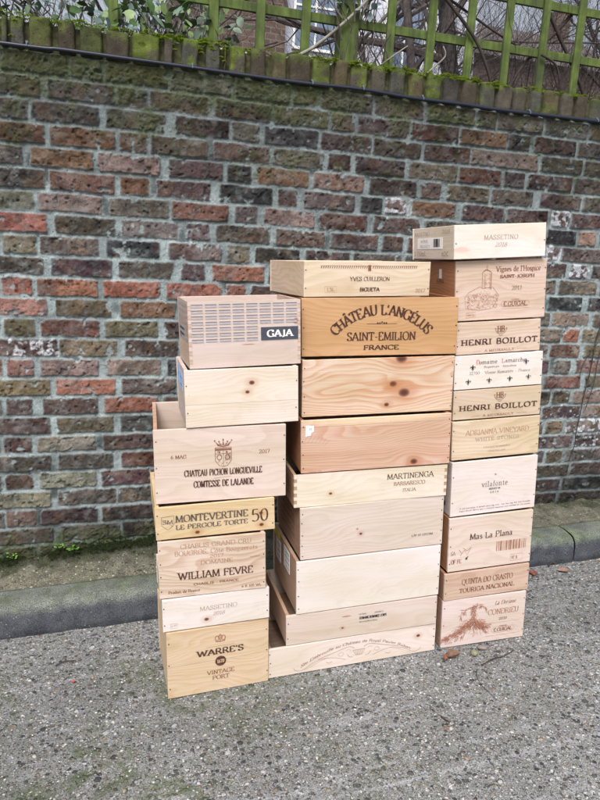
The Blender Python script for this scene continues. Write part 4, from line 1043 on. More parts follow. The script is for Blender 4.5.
def wall_patch(x0, x1, z0, z1, step):
    nx = int(round((x1 - x0) / step)) + 1; nz = int(round((z1 - z0) / step)) + 1
    X, Z = np.meshgrid(np.linspace(x0, x1, nx), np.linspace(z0, z1, nz), indexing='ij')
    Xw = X + (vnoise(X, Z, .045, 1) - .5) * .005 + (vnoise(X, Z, .010, 2) - .5) * .003
    Zw = Z + (vnoise(X, Z, .07, 3) - .5) * .005 + (vnoise(X, Z, .010, 4) - .5) * .003 + (vnoise(X, Z, .5, 5) - .5) * .006
    ri = np.clip(((ztops[0] - Zw) / 0.075).astype(int), 0, len(rows) - 1)
    H = np.zeros_like(X); C = np.zeros(X.shape + (3,)); SD = np.full(X.shape, -1.0); rnd = np.zeros_like(X); code = np.zeros(X.shape, dtype=int)
    for r, (zt, L) in enumerate(rows):
        m = ri == r
        if not m.any(): continue
        xs = Xw[m]; zs = Zw[m]
        st = np.array([q[0] for q in L]); en = np.array([q[1] for q in L])
        k = np.clip(np.searchsorted(st, xs) - 1, 0, len(L) - 1)
        dx = np.minimum(xs - st[k], en[k] - xs); dz = np.minimum(zt - .0047 - zs, zs - (zt - .075 + .0047))
        rad = .008
        qx = np.minimum(dx, rad) - rad; qz = np.minimum(dz, rad) - rad
        sdv = rad - np.hypot(qx, qz)
        sdv = np.where(np.minimum(dx, dz) < 0, np.minimum(dx, dz), sdv)
        SD[m] = sdv
        base = np.array([BC[q[2]] for q in L], float)
        jit = np.array([[rr.gauss(0, 7)] * 3 for q in L]) + np.array([[rr.gauss(0, 3) for _ in range(3)] for q in L])
        base = np.clip(base + jit, 20, 235) / 255.0
        base = base ** 2.2
        lum = base @ np.array([.3, .55, .15]); base = (base * .70 + lum[:, None] * .30) * .70
        C[m] = base[k]
        rn = np.array([rr.random() for q in L]); rnd[m] = rn[k]
        cd = np.array([1 if q[2] == 'w' else (2 if q[2] == 'K' else 0) for q in L]); code[m] = cd[k]
    chip = fbm(X, Z, .03, 9); SD2 = SD - sstep(.68, .80, chip) * .008
    face = sstep(-.0015, .0045, SD2)
    n_s = fbm(X, Z, .02, 21); n_m = fbm(X, Z, .06, 22); n_f = fbm(X, Z, .007, 23, 2)
    H = face * (.0062 + (rnd - .5) * .006 + (n_m - .5) * .010) + (n_s - .5) * .006 * (0.4 + face) + (n_f - .5) * .0028
    pit = sstep(.70, .80, fbm(X, Z, .016, 31, 2)) * face
    H -= pit * .004
    # colours
    mort = np.array([.285, .338, .348]) * .92
    mv = (0.45 + .95 * fbm(X, Z, .06, 41))[..., None]
    MC = mort * mv
    crack = sstep(.60, .74, fbm(X, Z, .10, 43)) * sstep(.0, -.003, SD2)
    MC = MC * (1 - .6 * crack[..., None])
    var = (.70 + .60 * fbm(X, Z, .045, 44))[..., None]
    BCc = C * var
    soot = sstep(.50, .72, fbm(X, Z, .09, 45))[..., None]
    BCc = BCc * (1 - .48 * soot)
    warm = sstep(.55, .75, fbm(X, Z, .06, 46))[..., None]
    BCc = BCc * (1 - .25 * warm) + np.array([.20, .12, .07]) * .25 * warm
    # mortar film over brick edges, and pale bloom
    film = sstep(.009, .001, SD2 + (fbm(X, Z, .018, 47) - .5) * .012)[..., None] * face[..., None]
    BCc = BCc * (1 - .42 * film) + MC * .42 * film
    bloom = (sstep(.60, .80, fbm(X, Z, .07, 48)) * .22)[..., None]
    BCc = BCc * (1 - bloom) + np.array([.30, .29, .28]) * bloom
    BCc = BCc * (1 - .5 * pit[..., None])
    CC = MC * (1 - face[..., None]) + BCc * face[..., None]
    wp = (sstep(.47, .60, fbm(X, Z, .020, 51, 4)) * np.where(code == 1, .8, 0) + sstep(.60, .70, fbm(X, Z, .014, 52, 4)) * np.where(code == 2, .65, 0) )[..., None]
    CC = CC * (1 - wp) + np.array([.50, .52, .56]) * wp
    # age: darker grime below the coping, moss at top, damp at the foot
    up = sstep(1.30, 1.95, Z)
    CC *= (1 - .46 * up)[..., None]
    foot = sstep(.42, .20, Z - .03 * X + (fbm(X, Z, .12, 61) - .5) * .2)
    CC *= (1 - .52 * foot)[..., None]
    mo = sstep(.50, .66, fbm(X, Z, .09, 62) * .55 + fbm(X, Z, .02, 63) * .25 + .23 * sstep(1.86, 1.97, Z) * sstep(3.8, .0, X) + .12 * sstep(1.45, 1.9, Z) * sstep(1.8, -.2, X) + .04 * sstep(1.5, 1.9, Z))
    mo = np.maximum(mo * sstep(1.5, 1.75, Z), sstep(.50, .62, fbm(X, Z, .05, 64) * .6 + .45 * sstep(.30, .16, Z - .03 * X) * sstep(1.4, .2, X)))
    ms = (mo * (0.50 + .5 * (1 - face)) * .72)[..., None]
    mc = np.array([.052, .070, .018]) * (0.55 + .9 * fbm(X, Z, .02, 65))[..., None]
    CC = CC * (1 - ms) + mc * ms
    H += mo * .003 * (.5 + n_f)
    V = np.stack([X, -H + .004, Z], -1).reshape(-1, 3)
    return V, grid_faces(nx, nz), np.clip(CC * KW / .62, 0.004, .9).reshape(-1, 3)

wall = empty('brick_wall', loc=(0, 0, 0))
tag(wall, 'old weathered multicoloured brick garden wall with mossy brick coping', 'wall')
Vs, Fs, Cs = [], [], []; off = 0
ZB, ZT = -.2, 1.992
for (x0, x1, st) in ((XA, -.75, .010), (-.75, 2.95, .0029), (2.95, XB, .010)):
    V, F, C = wall_patch(x0, x1, ZB, ZT, st)
    Vs.append(V); Fs.append(F + off); Cs.append(C); off += len(V)
me = mesh_np('brickwork', np.concatenate(Vs), np.concatenate(Fs), True, np.concatenate(Cs))
link_mesh('brickwork', me, M_BRICK, wall)
m = MB(); m.box((XA, .012, -.4), (XB, .222, 1.99))
M_BACK = mat_plain('brick_back', srgb(96, 84, 74), .9, .2, .3, 14)
m.build('wall_core', M_BACK, wall)

# coping: bricks laid on edge
def coping_brick(x0, x1, mossy, rnd, fine=True):
    nx, ny, nz = (7, 9, 11) if fine else (3, 3, 3)
    V = []; F = []; idx = {}
    L = (x1 - x0, .225, .104 + rnd.uniform(-.005, .006))
    c = ((x0 + x1) / 2, .103 + rnd.uniform(-.004, .004), 1.990 + L[2] / 2 + .001)
    s = rnd.randrange(9999)
    def vid(i, j, k):
        if (i, j, k) not in idx:
            p = [2 * i / nx - 1, 2 * j / ny - 1, 2 * k / nz - 1]
            P = [p[a] * L[a] / 2 for a in range(3)]
            r = .011
            q = [max(abs(P[a]) - (L[a] / 2 - r), 0) for a in range(3)]
            ql = math.sqrt(sum(t * t for t in q))
            if ql > r:
                P = [math.copysign((L[a] / 2 - r) + q[a] * r / ql, P[a]) if q[a] > 0 else P[a] for a in range(3)]
            idx[(i, j, k)] = len(V); V.append([c[a] + P[a] for a in range(3)])
        return idx[(i, j, k)]
    for j in range(ny):
        for k in range(nz):
            F.append((vid(0, j, k), vid(0, j, k + 1), vid(0, j + 1, k + 1), vid(0, j + 1, k)))
            F.append((vid(nx, j, k), vid(nx, j + 1, k), vid(nx, j + 1, k + 1), vid(nx, j, k + 1)))
    for i in range(nx):
        for k in range(nz):
            F.append((vid(i, 0, k), vid(i + 1, 0, k), vid(i + 1, 0, k + 1), vid(i, 0, k + 1)))
            F.append((vid(i, ny, k), vid(i, ny, k + 1), vid(i + 1, ny, k + 1), vid(i + 1, ny, k)))
        for j in range(ny):
            F.append((vid(i, j, nz), vid(i + 1, j, nz), vid(i + 1, j + 1, nz), vid(i, j + 1, nz)))
            F.append((vid(i, j, 0), vid(i, j + 1, 0), vid(i + 1, j + 1, 0), vid(i + 1, j, 0)))
    V = np.array(V); th = rnd.uniform(-.03, .03)
    dx = V[:, 0] - c[0]; dz = V[:, 2] - c[2]
    V[:, 0] = c[0] + dx + th * dz; V[:, 2] = c[2] + dz
    for a in range(3):
        V[:, a] += (fbm(V[:, 0] + V[:, 1] * 1.7, V[:, 2] + V[:, 1] * .9 + a, .022, s % 50 + a) - .5) * .007
    return V, F
rnd = random.Random(21)
spans = [tuple(q.split(',')) for q in COPING.split()]
spans = [(float(a), float(b), c) for a, b, c in spans]
x = spans[0][0] - .012
while x > XA + .1: spans.append((x - .066, x, rnd.choice('gm'))); x -= .078
x = max(q[1] for q in spans) + .012
while x < XB - .1: spans.append((x, x + .066, rnd.choice('ggm'))); x += .078
Vs, Fs, Cs = [], [], []; off = 0
for a, b, c in spans:
    fine = -1.2 < a < 3.2
    V, F = coping_brick(a + .002, b - .002, c == 'm', rnd, fine)
    base = (np.array(rnd.choice(((104, 98, 88), (84, 80, 76), (112, 102, 80), (98, 98, 90), (92, 84, 72)))) / 255.) ** 2.2
    n1 = fbm(V[:, 0] + V[:, 1], V[:, 2], .03, 3); n2 = fbm(V[:, 0] + V[:, 1], V[:, 2], .045, rnd.randrange(99))
    C = base * .50 * (.6 + .8 * n1)[:, None]
    mo = sstep(.48, .62, n2 + (.05 if c == 'm' else -.12) + .07 * (.12 < (a + b) / 2 < .50) + .30 * sstep(2.05, 2.10, V[:, 2]) - .18 * sstep(1.2, 2.4, V[:, 0]))[:, None] * .8
    br_ = (.05 + .75 * (.12 < (a + b) / 2 < .50) + .35 * (.78 < (a + b) / 2 < 1.7)); mcol = (np.array([.062, .078, .022]) * (1 - br_) + np.array([.10, .14, .014]) * br_) * (.4 + 1.3 * n1)[:, None]
    C = C * (1 - mo) + mcol * mo
    Vs.append(V); Fs.append(np.array(F) + off); Cs.append(C); off += len(V)
me = mesh_np('coping', np.concatenate(Vs), np.concatenate(Fs), True, np.concatenate(Cs))
link_mesh('coping', me, M_BRICK, wall)
m = MB(); m.box((XA, .012, 1.9905), (XB, .195, 2.080))
m.build('coping_mortar', mat_plain('mossy_mortar', srgb(78, 78, 56, .8), .95, .1, .4, 50), wall)

# moss cushions
M_MOSS = mat_plain("moss", srgb(114, 136, 28, .55), .95, .1, .45, 120)
M_MOSSD = mat_plain('moss_dark', srgb(52, 64, 36, .5), .95, .1, .45, 120)
def tufts(pts, name, mat, parent=None, size=(.0014, .0036), n=90):
    V = []; F = []; rnd = random.Random(len(pts))
    for (x, y, z, r) in pts:
        for k in range(n):
            a = rnd.uniform(0, 6.283); b = rnd.uniform(0, 1) ** .5
            cx = x + r * b * math.cos(a); cy = y + r * b * math.sin(a) * .8; cz = z + r * .55 * math.sqrt(max(0, 1 - b * b)) - .002
            s = rnd.uniform(*size); d = Vector((rnd.gauss(0, .6), rnd.gauss(0, .6) - .2, 1)).normalized()
            t = d.orthogonal().normalized(); u = d.cross(t); o = len(V)
            P = Vector((cx, cy, cz))
            for q in range(4):
                w_ = t * math.cos(q * 1.571) * s * .55 + u * math.sin(q * 1.571) * s * .55
                V.append(P + w_)
            V.append(P + d * s * .9)
            F += [(o, o + 1, o + 4), (o + 1, o + 2, o + 4), (o + 2, o + 3, o + 4), (o + 3, o, o + 4)]
    me = bpy.data.meshes.new(name); me.from_pydata([tuple(v) for v in V], [], F); me.update()
    return link_mesh(name, me, mat, parent)
pts = []; rnd = random.Random(77)
for k in range(1000):
    x = rnd.uniform(-1.2, 2.9); dens = .30 + .65 * (0.15 < x < .42) + .75 * (.78 < x < 1.65) + .3 * (-.3 < x < .1)
    if rnd.random() > dens: continue
    pts.append((x, rnd.uniform(-.012, .05), 2.090 + rnd.uniform(-.008, .010), rnd.uniform(.006, .022)))
for k in range(36):
    x = rnd.choice((rnd.uniform(.18, .46), rnd.uniform(.15, .42), rnd.uniform(.15, .46), rnd.uniform(-.3, .1), rnd.uniform(.7, 1.6)))
    pts.append((x, -.006, 2.095 - .07 * rnd.random() ** 1.6, rnd.uniform(.005, .013)))
o = tufts(pts, 'moss', M_MOSS, wall); o['kind'] = 'stuff'

# ------------------------------------------------------------------ ground: road, kerb, pavement strip
def yf(x): return -.2865 - .0245 * (x + .37)          # foot of the kerb, street frame
def wall_z(x):                                        # ground level at the foot of the wall, world
    return np.interp(x, [-5, -.395, .2, 2.46, 8], [-.05, .125, .172, .203, .33])
# road
def road_sheet(x0, x1, y0, y1, sx, sy):
    nx = int((x1 - x0) / sx) + 1; ny = int((y1 - y0) / sy) + 1
    X, Y = np.meshgrid(np.linspace(x0, x1, nx), np.linspace(y0, y1, ny), indexing='ij')
    Z = (fbm(X, Y, .25, 71) - .5) * .006 + (fbm(X, Y, .03, 72) - .5) * .004 - .001
    return np.stack([X, Y, Z], -1).reshape(-1, 3), grid_faces(nx, ny)
V1, F1 = road_sheet(-1.6, 3.6, -3.2, -.26, .010, .010)
parts = [(V1, F1)]
m = MB()
for (a, b, c, d2) in ((-9, -3.2, 14, -14), (-9, -.26, -1.6, -3.2), (3.6, -.26, 14, -3.2)):
    pass
road_v = street_np(V1)
q = []
def quad(x0, y0, x1, y1): q.append(np.array([(x0, y0, 0), (x1, y0, 0), (x1, y1, 0), (x0, y1, 0)], float))
quad(-9, -14, 14, -3.2); quad(-9, -3.2, -1.6, -.26); quad(3.6, -3.2, 14, -.26)
off = len(road_v); VV = [road_v]; FF = [F1]
for a in q: VV.append(street_np(a)); FF.append(np.array([[0, 1, 2, 3]]) + off); off += 4
me = mesh_np('road', np.concatenate(VV), np.concatenate(FF), True)
tag(link_mesh('road', me, M_ROAD), kind='structure')

# kerb
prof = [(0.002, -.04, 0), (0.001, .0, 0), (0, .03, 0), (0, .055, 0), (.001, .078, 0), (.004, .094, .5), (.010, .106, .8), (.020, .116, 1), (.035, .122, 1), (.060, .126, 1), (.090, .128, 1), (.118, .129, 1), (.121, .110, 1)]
pp = []
for i in range(len(prof) - 1):
    for k in range(4):
        t = k / 4; pp.append(tuple(prof[i][j] * (1 - t) + prof[i + 1][j] * t for j in range(3)))
pp.append(prof[-1]); pp = np.array(pp)
def kerb_stone(x0, x1, seed):
    n = max(8, int((x1 - x0) / .008)) if (x1 > -1.4 and x0 < 3.4) else 12
    xs = np.linspace(x0, x1, n)
    e = np.minimum(xs - x0, x1 - xs); rd = .006 * (1 - sstep(0, .010, e))
    X = np.repeat(xs[:, None], len(pp), 1); O = np.repeat(pp[None, :, 0], n, 0); Z = np.repeat(pp[None, :, 1], n, 0)
    nn = (fbm(X, O + Z, .04, seed) - .5) * .006 + (fbm(X, O + Z, .25, seed + 3) - .5) * .008
    Y = yf(X) + O - nn + rd[:, None]; Z2 = Z + nn * .6 - rd[:, None] * (Z > .05)
    V = np.stack([X, Y, Z2], -1).reshape(-1, 3)
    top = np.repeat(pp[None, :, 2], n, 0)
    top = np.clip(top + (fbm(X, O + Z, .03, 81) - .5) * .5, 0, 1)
    dark = np.array(srgb(84, 88, 96)) * .62; lite = np.array(srgb(120, 126, 118)) * .58  # greenish top lightened, face darkened: light and shade put into the stone colour
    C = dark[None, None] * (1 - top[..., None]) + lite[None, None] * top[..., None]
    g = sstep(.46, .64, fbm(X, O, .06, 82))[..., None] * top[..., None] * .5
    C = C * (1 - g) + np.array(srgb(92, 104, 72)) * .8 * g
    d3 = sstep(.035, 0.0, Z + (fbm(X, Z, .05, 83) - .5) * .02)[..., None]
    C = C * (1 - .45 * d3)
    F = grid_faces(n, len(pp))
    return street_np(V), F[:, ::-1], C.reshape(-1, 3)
Vs, Fs, Cs = [], [], []; off = 0
edges = [-8.0, -6.2, -4.4, -2.6, -.80, 2.045, 3.85, 5.65, 7.45, 9.25]
edges = [-9.9, -8.1, -6.3, -4.4, -2.55, -.72, 1.14, 2.045, 3.85, 5.65, 7.45, 9.25]
for i in range(len(edges) - 1):
    V, F, C = kerb_stone(edges[i] + .0025, edges[i + 1] - .0025, 90 + i)
    Vs.append(V); Fs.append(F + off); Cs.append(C); off += len(V)
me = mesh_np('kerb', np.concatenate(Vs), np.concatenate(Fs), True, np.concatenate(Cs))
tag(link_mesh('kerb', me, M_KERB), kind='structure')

# pavement strip between kerb and wall
xs = np.linspace(-5, 8, 1300); ts = np.linspace(0, 1, 34)
A = street_np(np.stack([xs, yf(xs) + .124, np.full_like(xs, .122)], -1)); A[:, 0] = xs
B = np.stack([xs, np.full_like(xs, .012), wall_z(xs)], -1)
T = ts[None, :, None]
V = A[:, None] * (1 - T) + B[:, None] * T
nz = (fbm(V[..., 0], V[..., 1], .10, 91) - .5) * .016 + (fbm(V[..., 0], V[..., 1], .02, 92) - .5) * .008
V[..., 2] += nz * sstep(0, .12, np.repeat(ts[None], len(xs), 0)) + .018 * sstep(.75, 1, ts)[None] * fbm(V[..., 0], V[..., 1] * 0, .05, 93)
Tm = np.repeat(ts[None], len(xs), 0)
C = np.repeat((np.array(srgb(122, 120, 106)) * .66)[None, None], len(xs), 0) * np.ones((1, len(ts), 1))
C = C * (.7 + .6 * fbm(V[..., 0], V[..., 1], .05, 94))[..., None]
mo = np.maximum(sstep(.42, .6, Tm * .55 + fbm(V[..., 0], V[..., 1], .06, 95) * .45 - .12 + .10 * sstep(1.2, .2, V[..., 0])), sstep(.07, .01, Tm) * sstep(.45, .55, fbm(V[..., 0], V[..., 1], .05, 96)))[..., None] * .85
C = C * (1 - mo) + np.array([.030, .036, .018]) * mo
crk = sstep(.022, .0, Tm)[..., None]
C = C * (1 - .7 * crk)
F = grid_faces(len(xs), len(ts))
me = mesh_np('pavement', V.reshape(-1, 3), F, True, C.reshape(-1, 3))
tag(link_mesh('pavement', me, M_PAVE), kind='structure')

# loose and half-sunk stones in the road surface
pal = [srgb(*c, .9) for c in ((70, 70, 72), (96, 92, 88), (150, 148, 144), (128, 120, 108), (170, 168, 164), (196, 194, 190), (150, 134, 112), (158, 164, 172), (116, 98, 84), (186, 184, 176), (70, 72, 74), (140, 140, 132), (120, 120, 116), (158, 158, 152), (100, 100, 98))]
ico = bmesh.new(); bmesh.ops.create_icosphere(ico, subdivisions=1, radius=1.0)
iv = np.array([v.co[:] for v in ico.verts]); ifc = np.array([[v.index for v in f.verts] for f in ico.faces]); ico.free()
rg = np.random.default_rng(5)
N = 17000
px = rg.uniform(-.75, 2.6, N); py = -.29 - (rg.random(N) ** 1.0) * 1.35
py = np.minimum(py, yf(px) - .008)
keep = np.ones(N, bool)
px, py = px[keep], py[keep]; N = len(px)
sz = rg.uniform(.0014, .0036, N) * np.where(rg.random(N) < .06, 1.75, 1.0)
sx_ = sz * rg.uniform(.9, 1.7, N); sy_ = sz * rg.uniform(.7, 1.2, N); szz = sz * rg.uniform(.30, .55, N); an = rg.uniform(0, 3.14, N)
P = iv[None] * (1 + rg.uniform(-.18, .18, (N, len(iv), 1)))
P = P * np.stack([sx_, sy_, szz], -1)[:, None]
ca, sa = np.cos(an)[:, None], np.sin(an)[:, None]
Q = np.stack([P[..., 0] * ca - P[..., 1] * sa, P[..., 0] * sa + P[..., 1] * ca, P[..., 2]], -1)
z0 = (fbm(px, py, .25, 71) - .5) * .006 + (fbm(px, py, .03, 72) - .5) * .004 - .001
Q[..., 0] += px[:, None]; Q[..., 1] += py[:, None]; Q[..., 2] += z0[:, None] + .0002
C = np.array(pal)[rg.integers(0, len(pal), N)] * rg.uniform(.75, 1.15, (N, 1))
V = street_np(Q.reshape(-1, 3)); F = (ifc[None] + (np.arange(N) * len(iv))[:, None, None]).reshape(-1, 3)
t = NT('gravel_stone'); at = t.n('ShaderNodeAttribute', attribute_name='tint')
M_GRAVEL = t.base(at.outputs['Color'], .75, .35)
me = mesh_np('gravel', V, F, True, np.repeat(C, len(iv), 0))
tag(link_mesh('gravel', me, M_GRAVEL), 'small grey and pale stones bedded in the rough road surface', 'gravel', kind='stuff')

# garden ground behind the wall and the wide ground beneath everything
M_EARTH = mat_plain('earth', srgb(84, 78, 58, .8), .95, .1, .35, 6)
m = MB(); m.box((-60, .25, .2), (90, 160, .6)); tag(m.build('garden_ground', M_EARTH), kind='structure')
m = MB(); m.box((-400, -400, -2.2), (400, 400, -2.0)); tag(m.build('ground', M_EARTH), kind='structure')

# ------------------------------------------------------------------ cable along the coping
cab = [(-4.9, 2.003), (-3, 2.0), (-1.5, 2.004), (-.304, 1.999), (-.117, 2.003), (.079, 2.002), (.30, 2.001), (.504, 1.999), (.734, 1.998), (.977, 2.003), (1.197, 1.996), (1.417, 1.997), (1.615, 1.994), (2.111, 1.999), (3, 2.003), (5, 1.999), (7.9, 2.0)]
cp = catmull([(x, -.016, z) for x, z in cab], 6)
M_CABLE = mat_plain('cable_black', srgb(30, 36, 52), .35, .5)
root = empty('cable', loc=(0, 0, 0)); tag(root, 'black cable clipped along the wall just under the coping bricks', 'cable')
m = MB(); m.tube(cp, .0066, 10); m.build('sheath', M_CABLE, root, smooth=True)
M_CLIP = mat_plain('clip_grey', srgb(92, 100, 116), .4, .5)
for cx in (-.83, -.222, .329, .782, .990, 1.247, 1.747, 2.093, 2.6, 3.2):
    zc = np.interp(cx, [c[0] for c in cab], [c[1] for c in cab])
    m = MB(); pts = [(cx, -.016 + .0078 * math.cos(a), zc + .0078 * math.sin(a)) for a in np.linspace(-.3, 3.5, 8)]
    m.tube(pts, .0022, 6); m.tube([(cx, .004, zc + .013), (cx, -.014, zc + .013)], .0042, 8)
    m.build('clip', M_CLIP, root)

# ------------------------------------------------------------------ trellis fence on the garden side of the wall
def make_green():
    t = NT('algae_timber'); o = t.obj()
    n = t.noise(o, 9, 4, .6); s = t.n('ShaderNodeSeparateXYZ'); t.l(o, s.inputs[0])
    g = t.noise(t.xyz(t.math('MULTIPLY', s.outputs[0], 90), t.math('MULTIPLY', s.outputs[1], 90), t.math('MULTIPLY', s.outputs[2], 4)), 1.0, 3)
    c = t.cramp(n, [(.28, srgb(84, 90, 68, .55)), (.5, srgb(98, 116, 60, .6)), (.72, srgb(124, 142, 78, .66))])
    k = t.ramp(g, .3, .7, .75, 1.15)
    return t.base(t.mix(1.0, c, t.xyz(k, k, k), 'MULTIPLY'), .8, .25, t.bump(g, .4, .001))
M_GREEN = make_green()
tr = empty('trellis_fence', loc=(0, .28, 2.0)); tag(tr, 'green algae-stained timber trellis fence standing behind the wall top', 'fence')
rnd = random.Random(4)
def tp(name, a, b):
    m = MB(); a = (a[0], a[1] - .28, a[2] - 2.0); b = (b[0], b[1] - .28, b[2] - 2.0); m.box(a, b); return m.build(name, M_GREEN, tr, bevel=.002)
for k in range(-14, 30):
    x = 1.017 + .1905 * k
    if k % 10 == 0: continue
    if k in (-4, -6, -7, -8): continue
    o = tp('slat', (x - .0185, .262, 1.75), (x + .0185, .277, 3.55))
    o.rotation_euler.y = rnd.uniform(-.006, .006)
for k in (-10, 0, 10, 20, 30):
    x = 1.020 + .1905 * k
    tp('post', (x - .040, .262, .6), (x + .040, .338, 3.62))
for z in (2.325, 2.530, 2.735, 2.94, 3.145, 3.35, 1.915):
    tp('rail', (-1.6, .2785, z - .018), (6.7, .2935, z + .018))

# ------------------------------------------------------------------ garden: trunks, twigs, leaves
M_BARK = mat_plain('bark_dark', srgb(70, 66, 66, .8), .9, .2, .4, 30)
M_TWIG = mat_plain('twig_grey', srgb(88, 80, 80, .7), .9, .2, .3, 30)
M_TWIGL = mat_plain('twig_pale', srgb(150, 146, 138, .8), .9, .2, .3, 30)
def grow(mb, p, d, L, r, depth, rnd, spread=.6, n=6, up=.1, kids=(2, 3)):
    pts = [Vector(p)]; rad = [r]; q = Vector(p); d = Vector(d).normalized()
    segs = 5 if depth > 1 else 4
    for i in range(segs):
        d = (d + Vector((rnd.gauss(0, .14), rnd.gauss(0, .14), rnd.gauss(0, .12) + up * .15))).normalized()
        q = q + d * (L / segs); pts.append(q.copy()); rad.append(r * (1 - .5 * (i + 1) / segs))
    mb.tube(pts, rad, max(3, n), cap=False)
    if depth > 0:
        for k in range(rnd.randint(*kids)):
            i = rnd.randint(1, segs); a = Vector((rnd.gauss(0, 1), rnd.gauss(0, 1), rnd.gauss(0, .8) + up)).normalized()
            nd = (pts[i] - pts[i - 1]).normalized() * (1 - spread * .5) + a * spread
            grow(mb, pts[i], nd, L * rnd.uniform(.55, .85), rad[i] * rnd.uniform(.5, .75), depth - 1, rnd, spread, max(3, n - 1), up, kids)
def tree(name, label, loc, h, r, seed, mat=M_BARK, limbs=7, depth=3, first=.45):
    rnd = random.Random(seed); root = empty(name, loc=loc); tag(root, label, 'tree', 'bare trees in the garden')
    m = MB(); pts = [(rnd.gauss(0, .02) * i, rnd.gauss(0, .02) * i, h * i / 8) for i in range(9)]
    m.tube(pts, [r * (1.25 if i == 0 else 1 - .06 * i) for i in range(9)], 12); m.build('trunk', mat, root, smooth=True)
    m = MB()
    for k in range(limbs):
        t = rnd.uniform(first, 1); i = t * 8; j = int(min(i, 7)); a = rnd.uniform(0, 6.283)
        p = Vector(pts[j]).lerp(Vector(pts[j + 1]), i - j)
        grow(m, p, (math.cos(a), math.sin(a) * .7, rnd.uniform(.1, .9)), h * rnd.uniform(.25, .42), r * .42, depth, rnd, .65, 6, .3, (3, 4))
    m.build('crown', M_TWIG, root)
tree('bare_tree', 'thick dark tree trunk close behind the trellis', (2.62, 2.5, .55), 5.6, .078, 3, first=.36)
tree('bare_tree', 'slim greyish trunk just left of the thick dark one behind the trellis', (2.34, 2.45, .55), 4.6, .042, 8, M_TWIG, 6, first=.42)
tree('bare_tree', 'bare tree with many fine twigs farther back, right part of the garden', (6.9, 5.2, .55), 5.6, .085, 13, M_TWIG, 20, 4, first=.30)
tree('bare_tree', 'bare tree standing behind the leafy bush at the left end of the garden', (.55, 5.6, .55), 5.0, .06, 19, M_TWIG, 12, 4, first=.3)
tree('bare_tree', 'bare tree in front of the white house, middle of the garden', (3.7, 6.2, .55), 5.2, .07, 23, M_TWIG, 12, 4, first=.3)
def bush(name, label, x, y, z, w, nst, L, r, seed, mat, depth=3, spread=.55, cat='bush'):
    rnd = random.Random(seed); m = MB()
    for k in range(nst):
        p = (rnd.uniform(-w, w), rnd.uniform(-.25, .25), 0)
        grow(m, p, (rnd.gauss(0, .45), rnd.gauss(0, .25), 1), L * rnd.uniform(.7, 1.2), r * rnd.uniform(.7, 1.3), depth, rnd, spread, 5, .15, (3, 4))
    o = m.build(name, mat); o.location = (x, y, z)
    tag(o, label, cat, 'twiggy bushes behind the trellis'); return o
bush('bare_bush', 'bare twiggy bush with arching stems behind the trellis right of the post', 1.75, .95, 1.25, .45, 12, .9, .011, 31, M_TWIG)
bush('bare_bush', 'dense tangle of grey twigs behind the right end of the trellis', 3.5, 2.6, .9, 1.2, 26, 1.5, .010, 37, M_TWIG, 4, .6)
bush('bare_bush', 'brown twig thicket at the far right behind the trellis', 5.6, 4.2, 1.1, 2.0, 34, 2.3, .011, 41, M_TWIG, 4, .65)
bush('bare_bush', 'mid-distance grey thicket seen between the thick trunk and the right end', 4.6, 3.4, .9, 1.6, 30, 2.0, .010, 53, M_TWIG, 4, .62)
bush('bare_bush', 'loose pale stems rising behind the leafy bush on the left', .45, 1.2, 1.2, .6, 14, .9, .008, 43, M_TWIGL)
bush('bare_bush', 'thin dark twigs behind the first slats of the trellis', 1.3, 1.9, 1.0, 1.0, 22, 1.3, .008, 47, M_BARK)
# climbing stems woven through the trellis
M_STEM = mat_plain('stem_dark', srgb(70, 62, 60, .8), .9, .2, .3, 30)
def stems(name, label, curves, mat, cat='climber', group=None):
    m = MB()
    for pts, r in curves:
        P = catmull([tuple(p) for p in pts], 6); m.tube(P, [r * (1 - .35 * i / len(P)) for i in range(len(P))], 7)
    o = m.build(name, mat, smooth=True); tag(o, label, cat, group); return o
stems('climbing_stem', 'pale stem crossing the wide trellis post from lower left', [([(.62, .24, 2.10), (.80, .245, 2.165), (.93, .245, 2.26), (1.10, .25, 2.43), (1.3, .30, 2.7)], .008)], M_TWIGL, 'stem', 'woody climber stems')
stems('climbing_stem', 'dark stem running down rightwards in front of the middle slats', [([(1.25, .25, 2.62), (1.45, .245, 2.46), (1.60, .245, 2.33), (1.68, .25, 2.22), (1.74, .26, 2.10)], .0085)], M_STEM, 'stem', 'woody climber stems')
stems('climbing_stem', 'dark crossing stems between the last slats on the right', [([(1.80, .31, 2.75), (1.90, .30, 2.62), (1.99, .30, 2.52), (2.09, .305, 2.40), (2.2, .30, 2.26), (2.32, .31, 2.08)], .011), ([(2.26, .32, 2.70), (2.16, .31, 2.56), (2.08, .31, 2.46), (1.96, .31, 2.34), (1.88, .31, 2.24), (1.78, .32, 2.05)], .010), ([(1.95, .245, 2.31), (2.04, .245, 2.27), (2.09, .25, 2.14)], .006), ([(1.5, .33, 2.50), (1.75, .33, 2.40), (1.93, .33, 2.34)], .006)], M_STEM, 'stem', 'woody climber stems')
stems('climbing_stem', 'thin loose tendrils curling around the fourth and fifth slats', [([(1.10, .25, 2.12), (1.20, .245, 2.2), (1.28, .245, 2.26)], .0035), ([(1.34, .25, 2.12), (1.40, .245, 2.18), (1.46, .24, 2.24), (1.45, .245, 2.28)], .004), ([(1.05, .30, 2.3), (1.12, .3, 2.45), (1.2, .3, 2.6)], .009), ([(.98, .34, 2.15), (1.15, .34, 2.33), (1.35, .34, 2.55)], .009)], M_TWIGL, 'stem', 'woody climber stems')

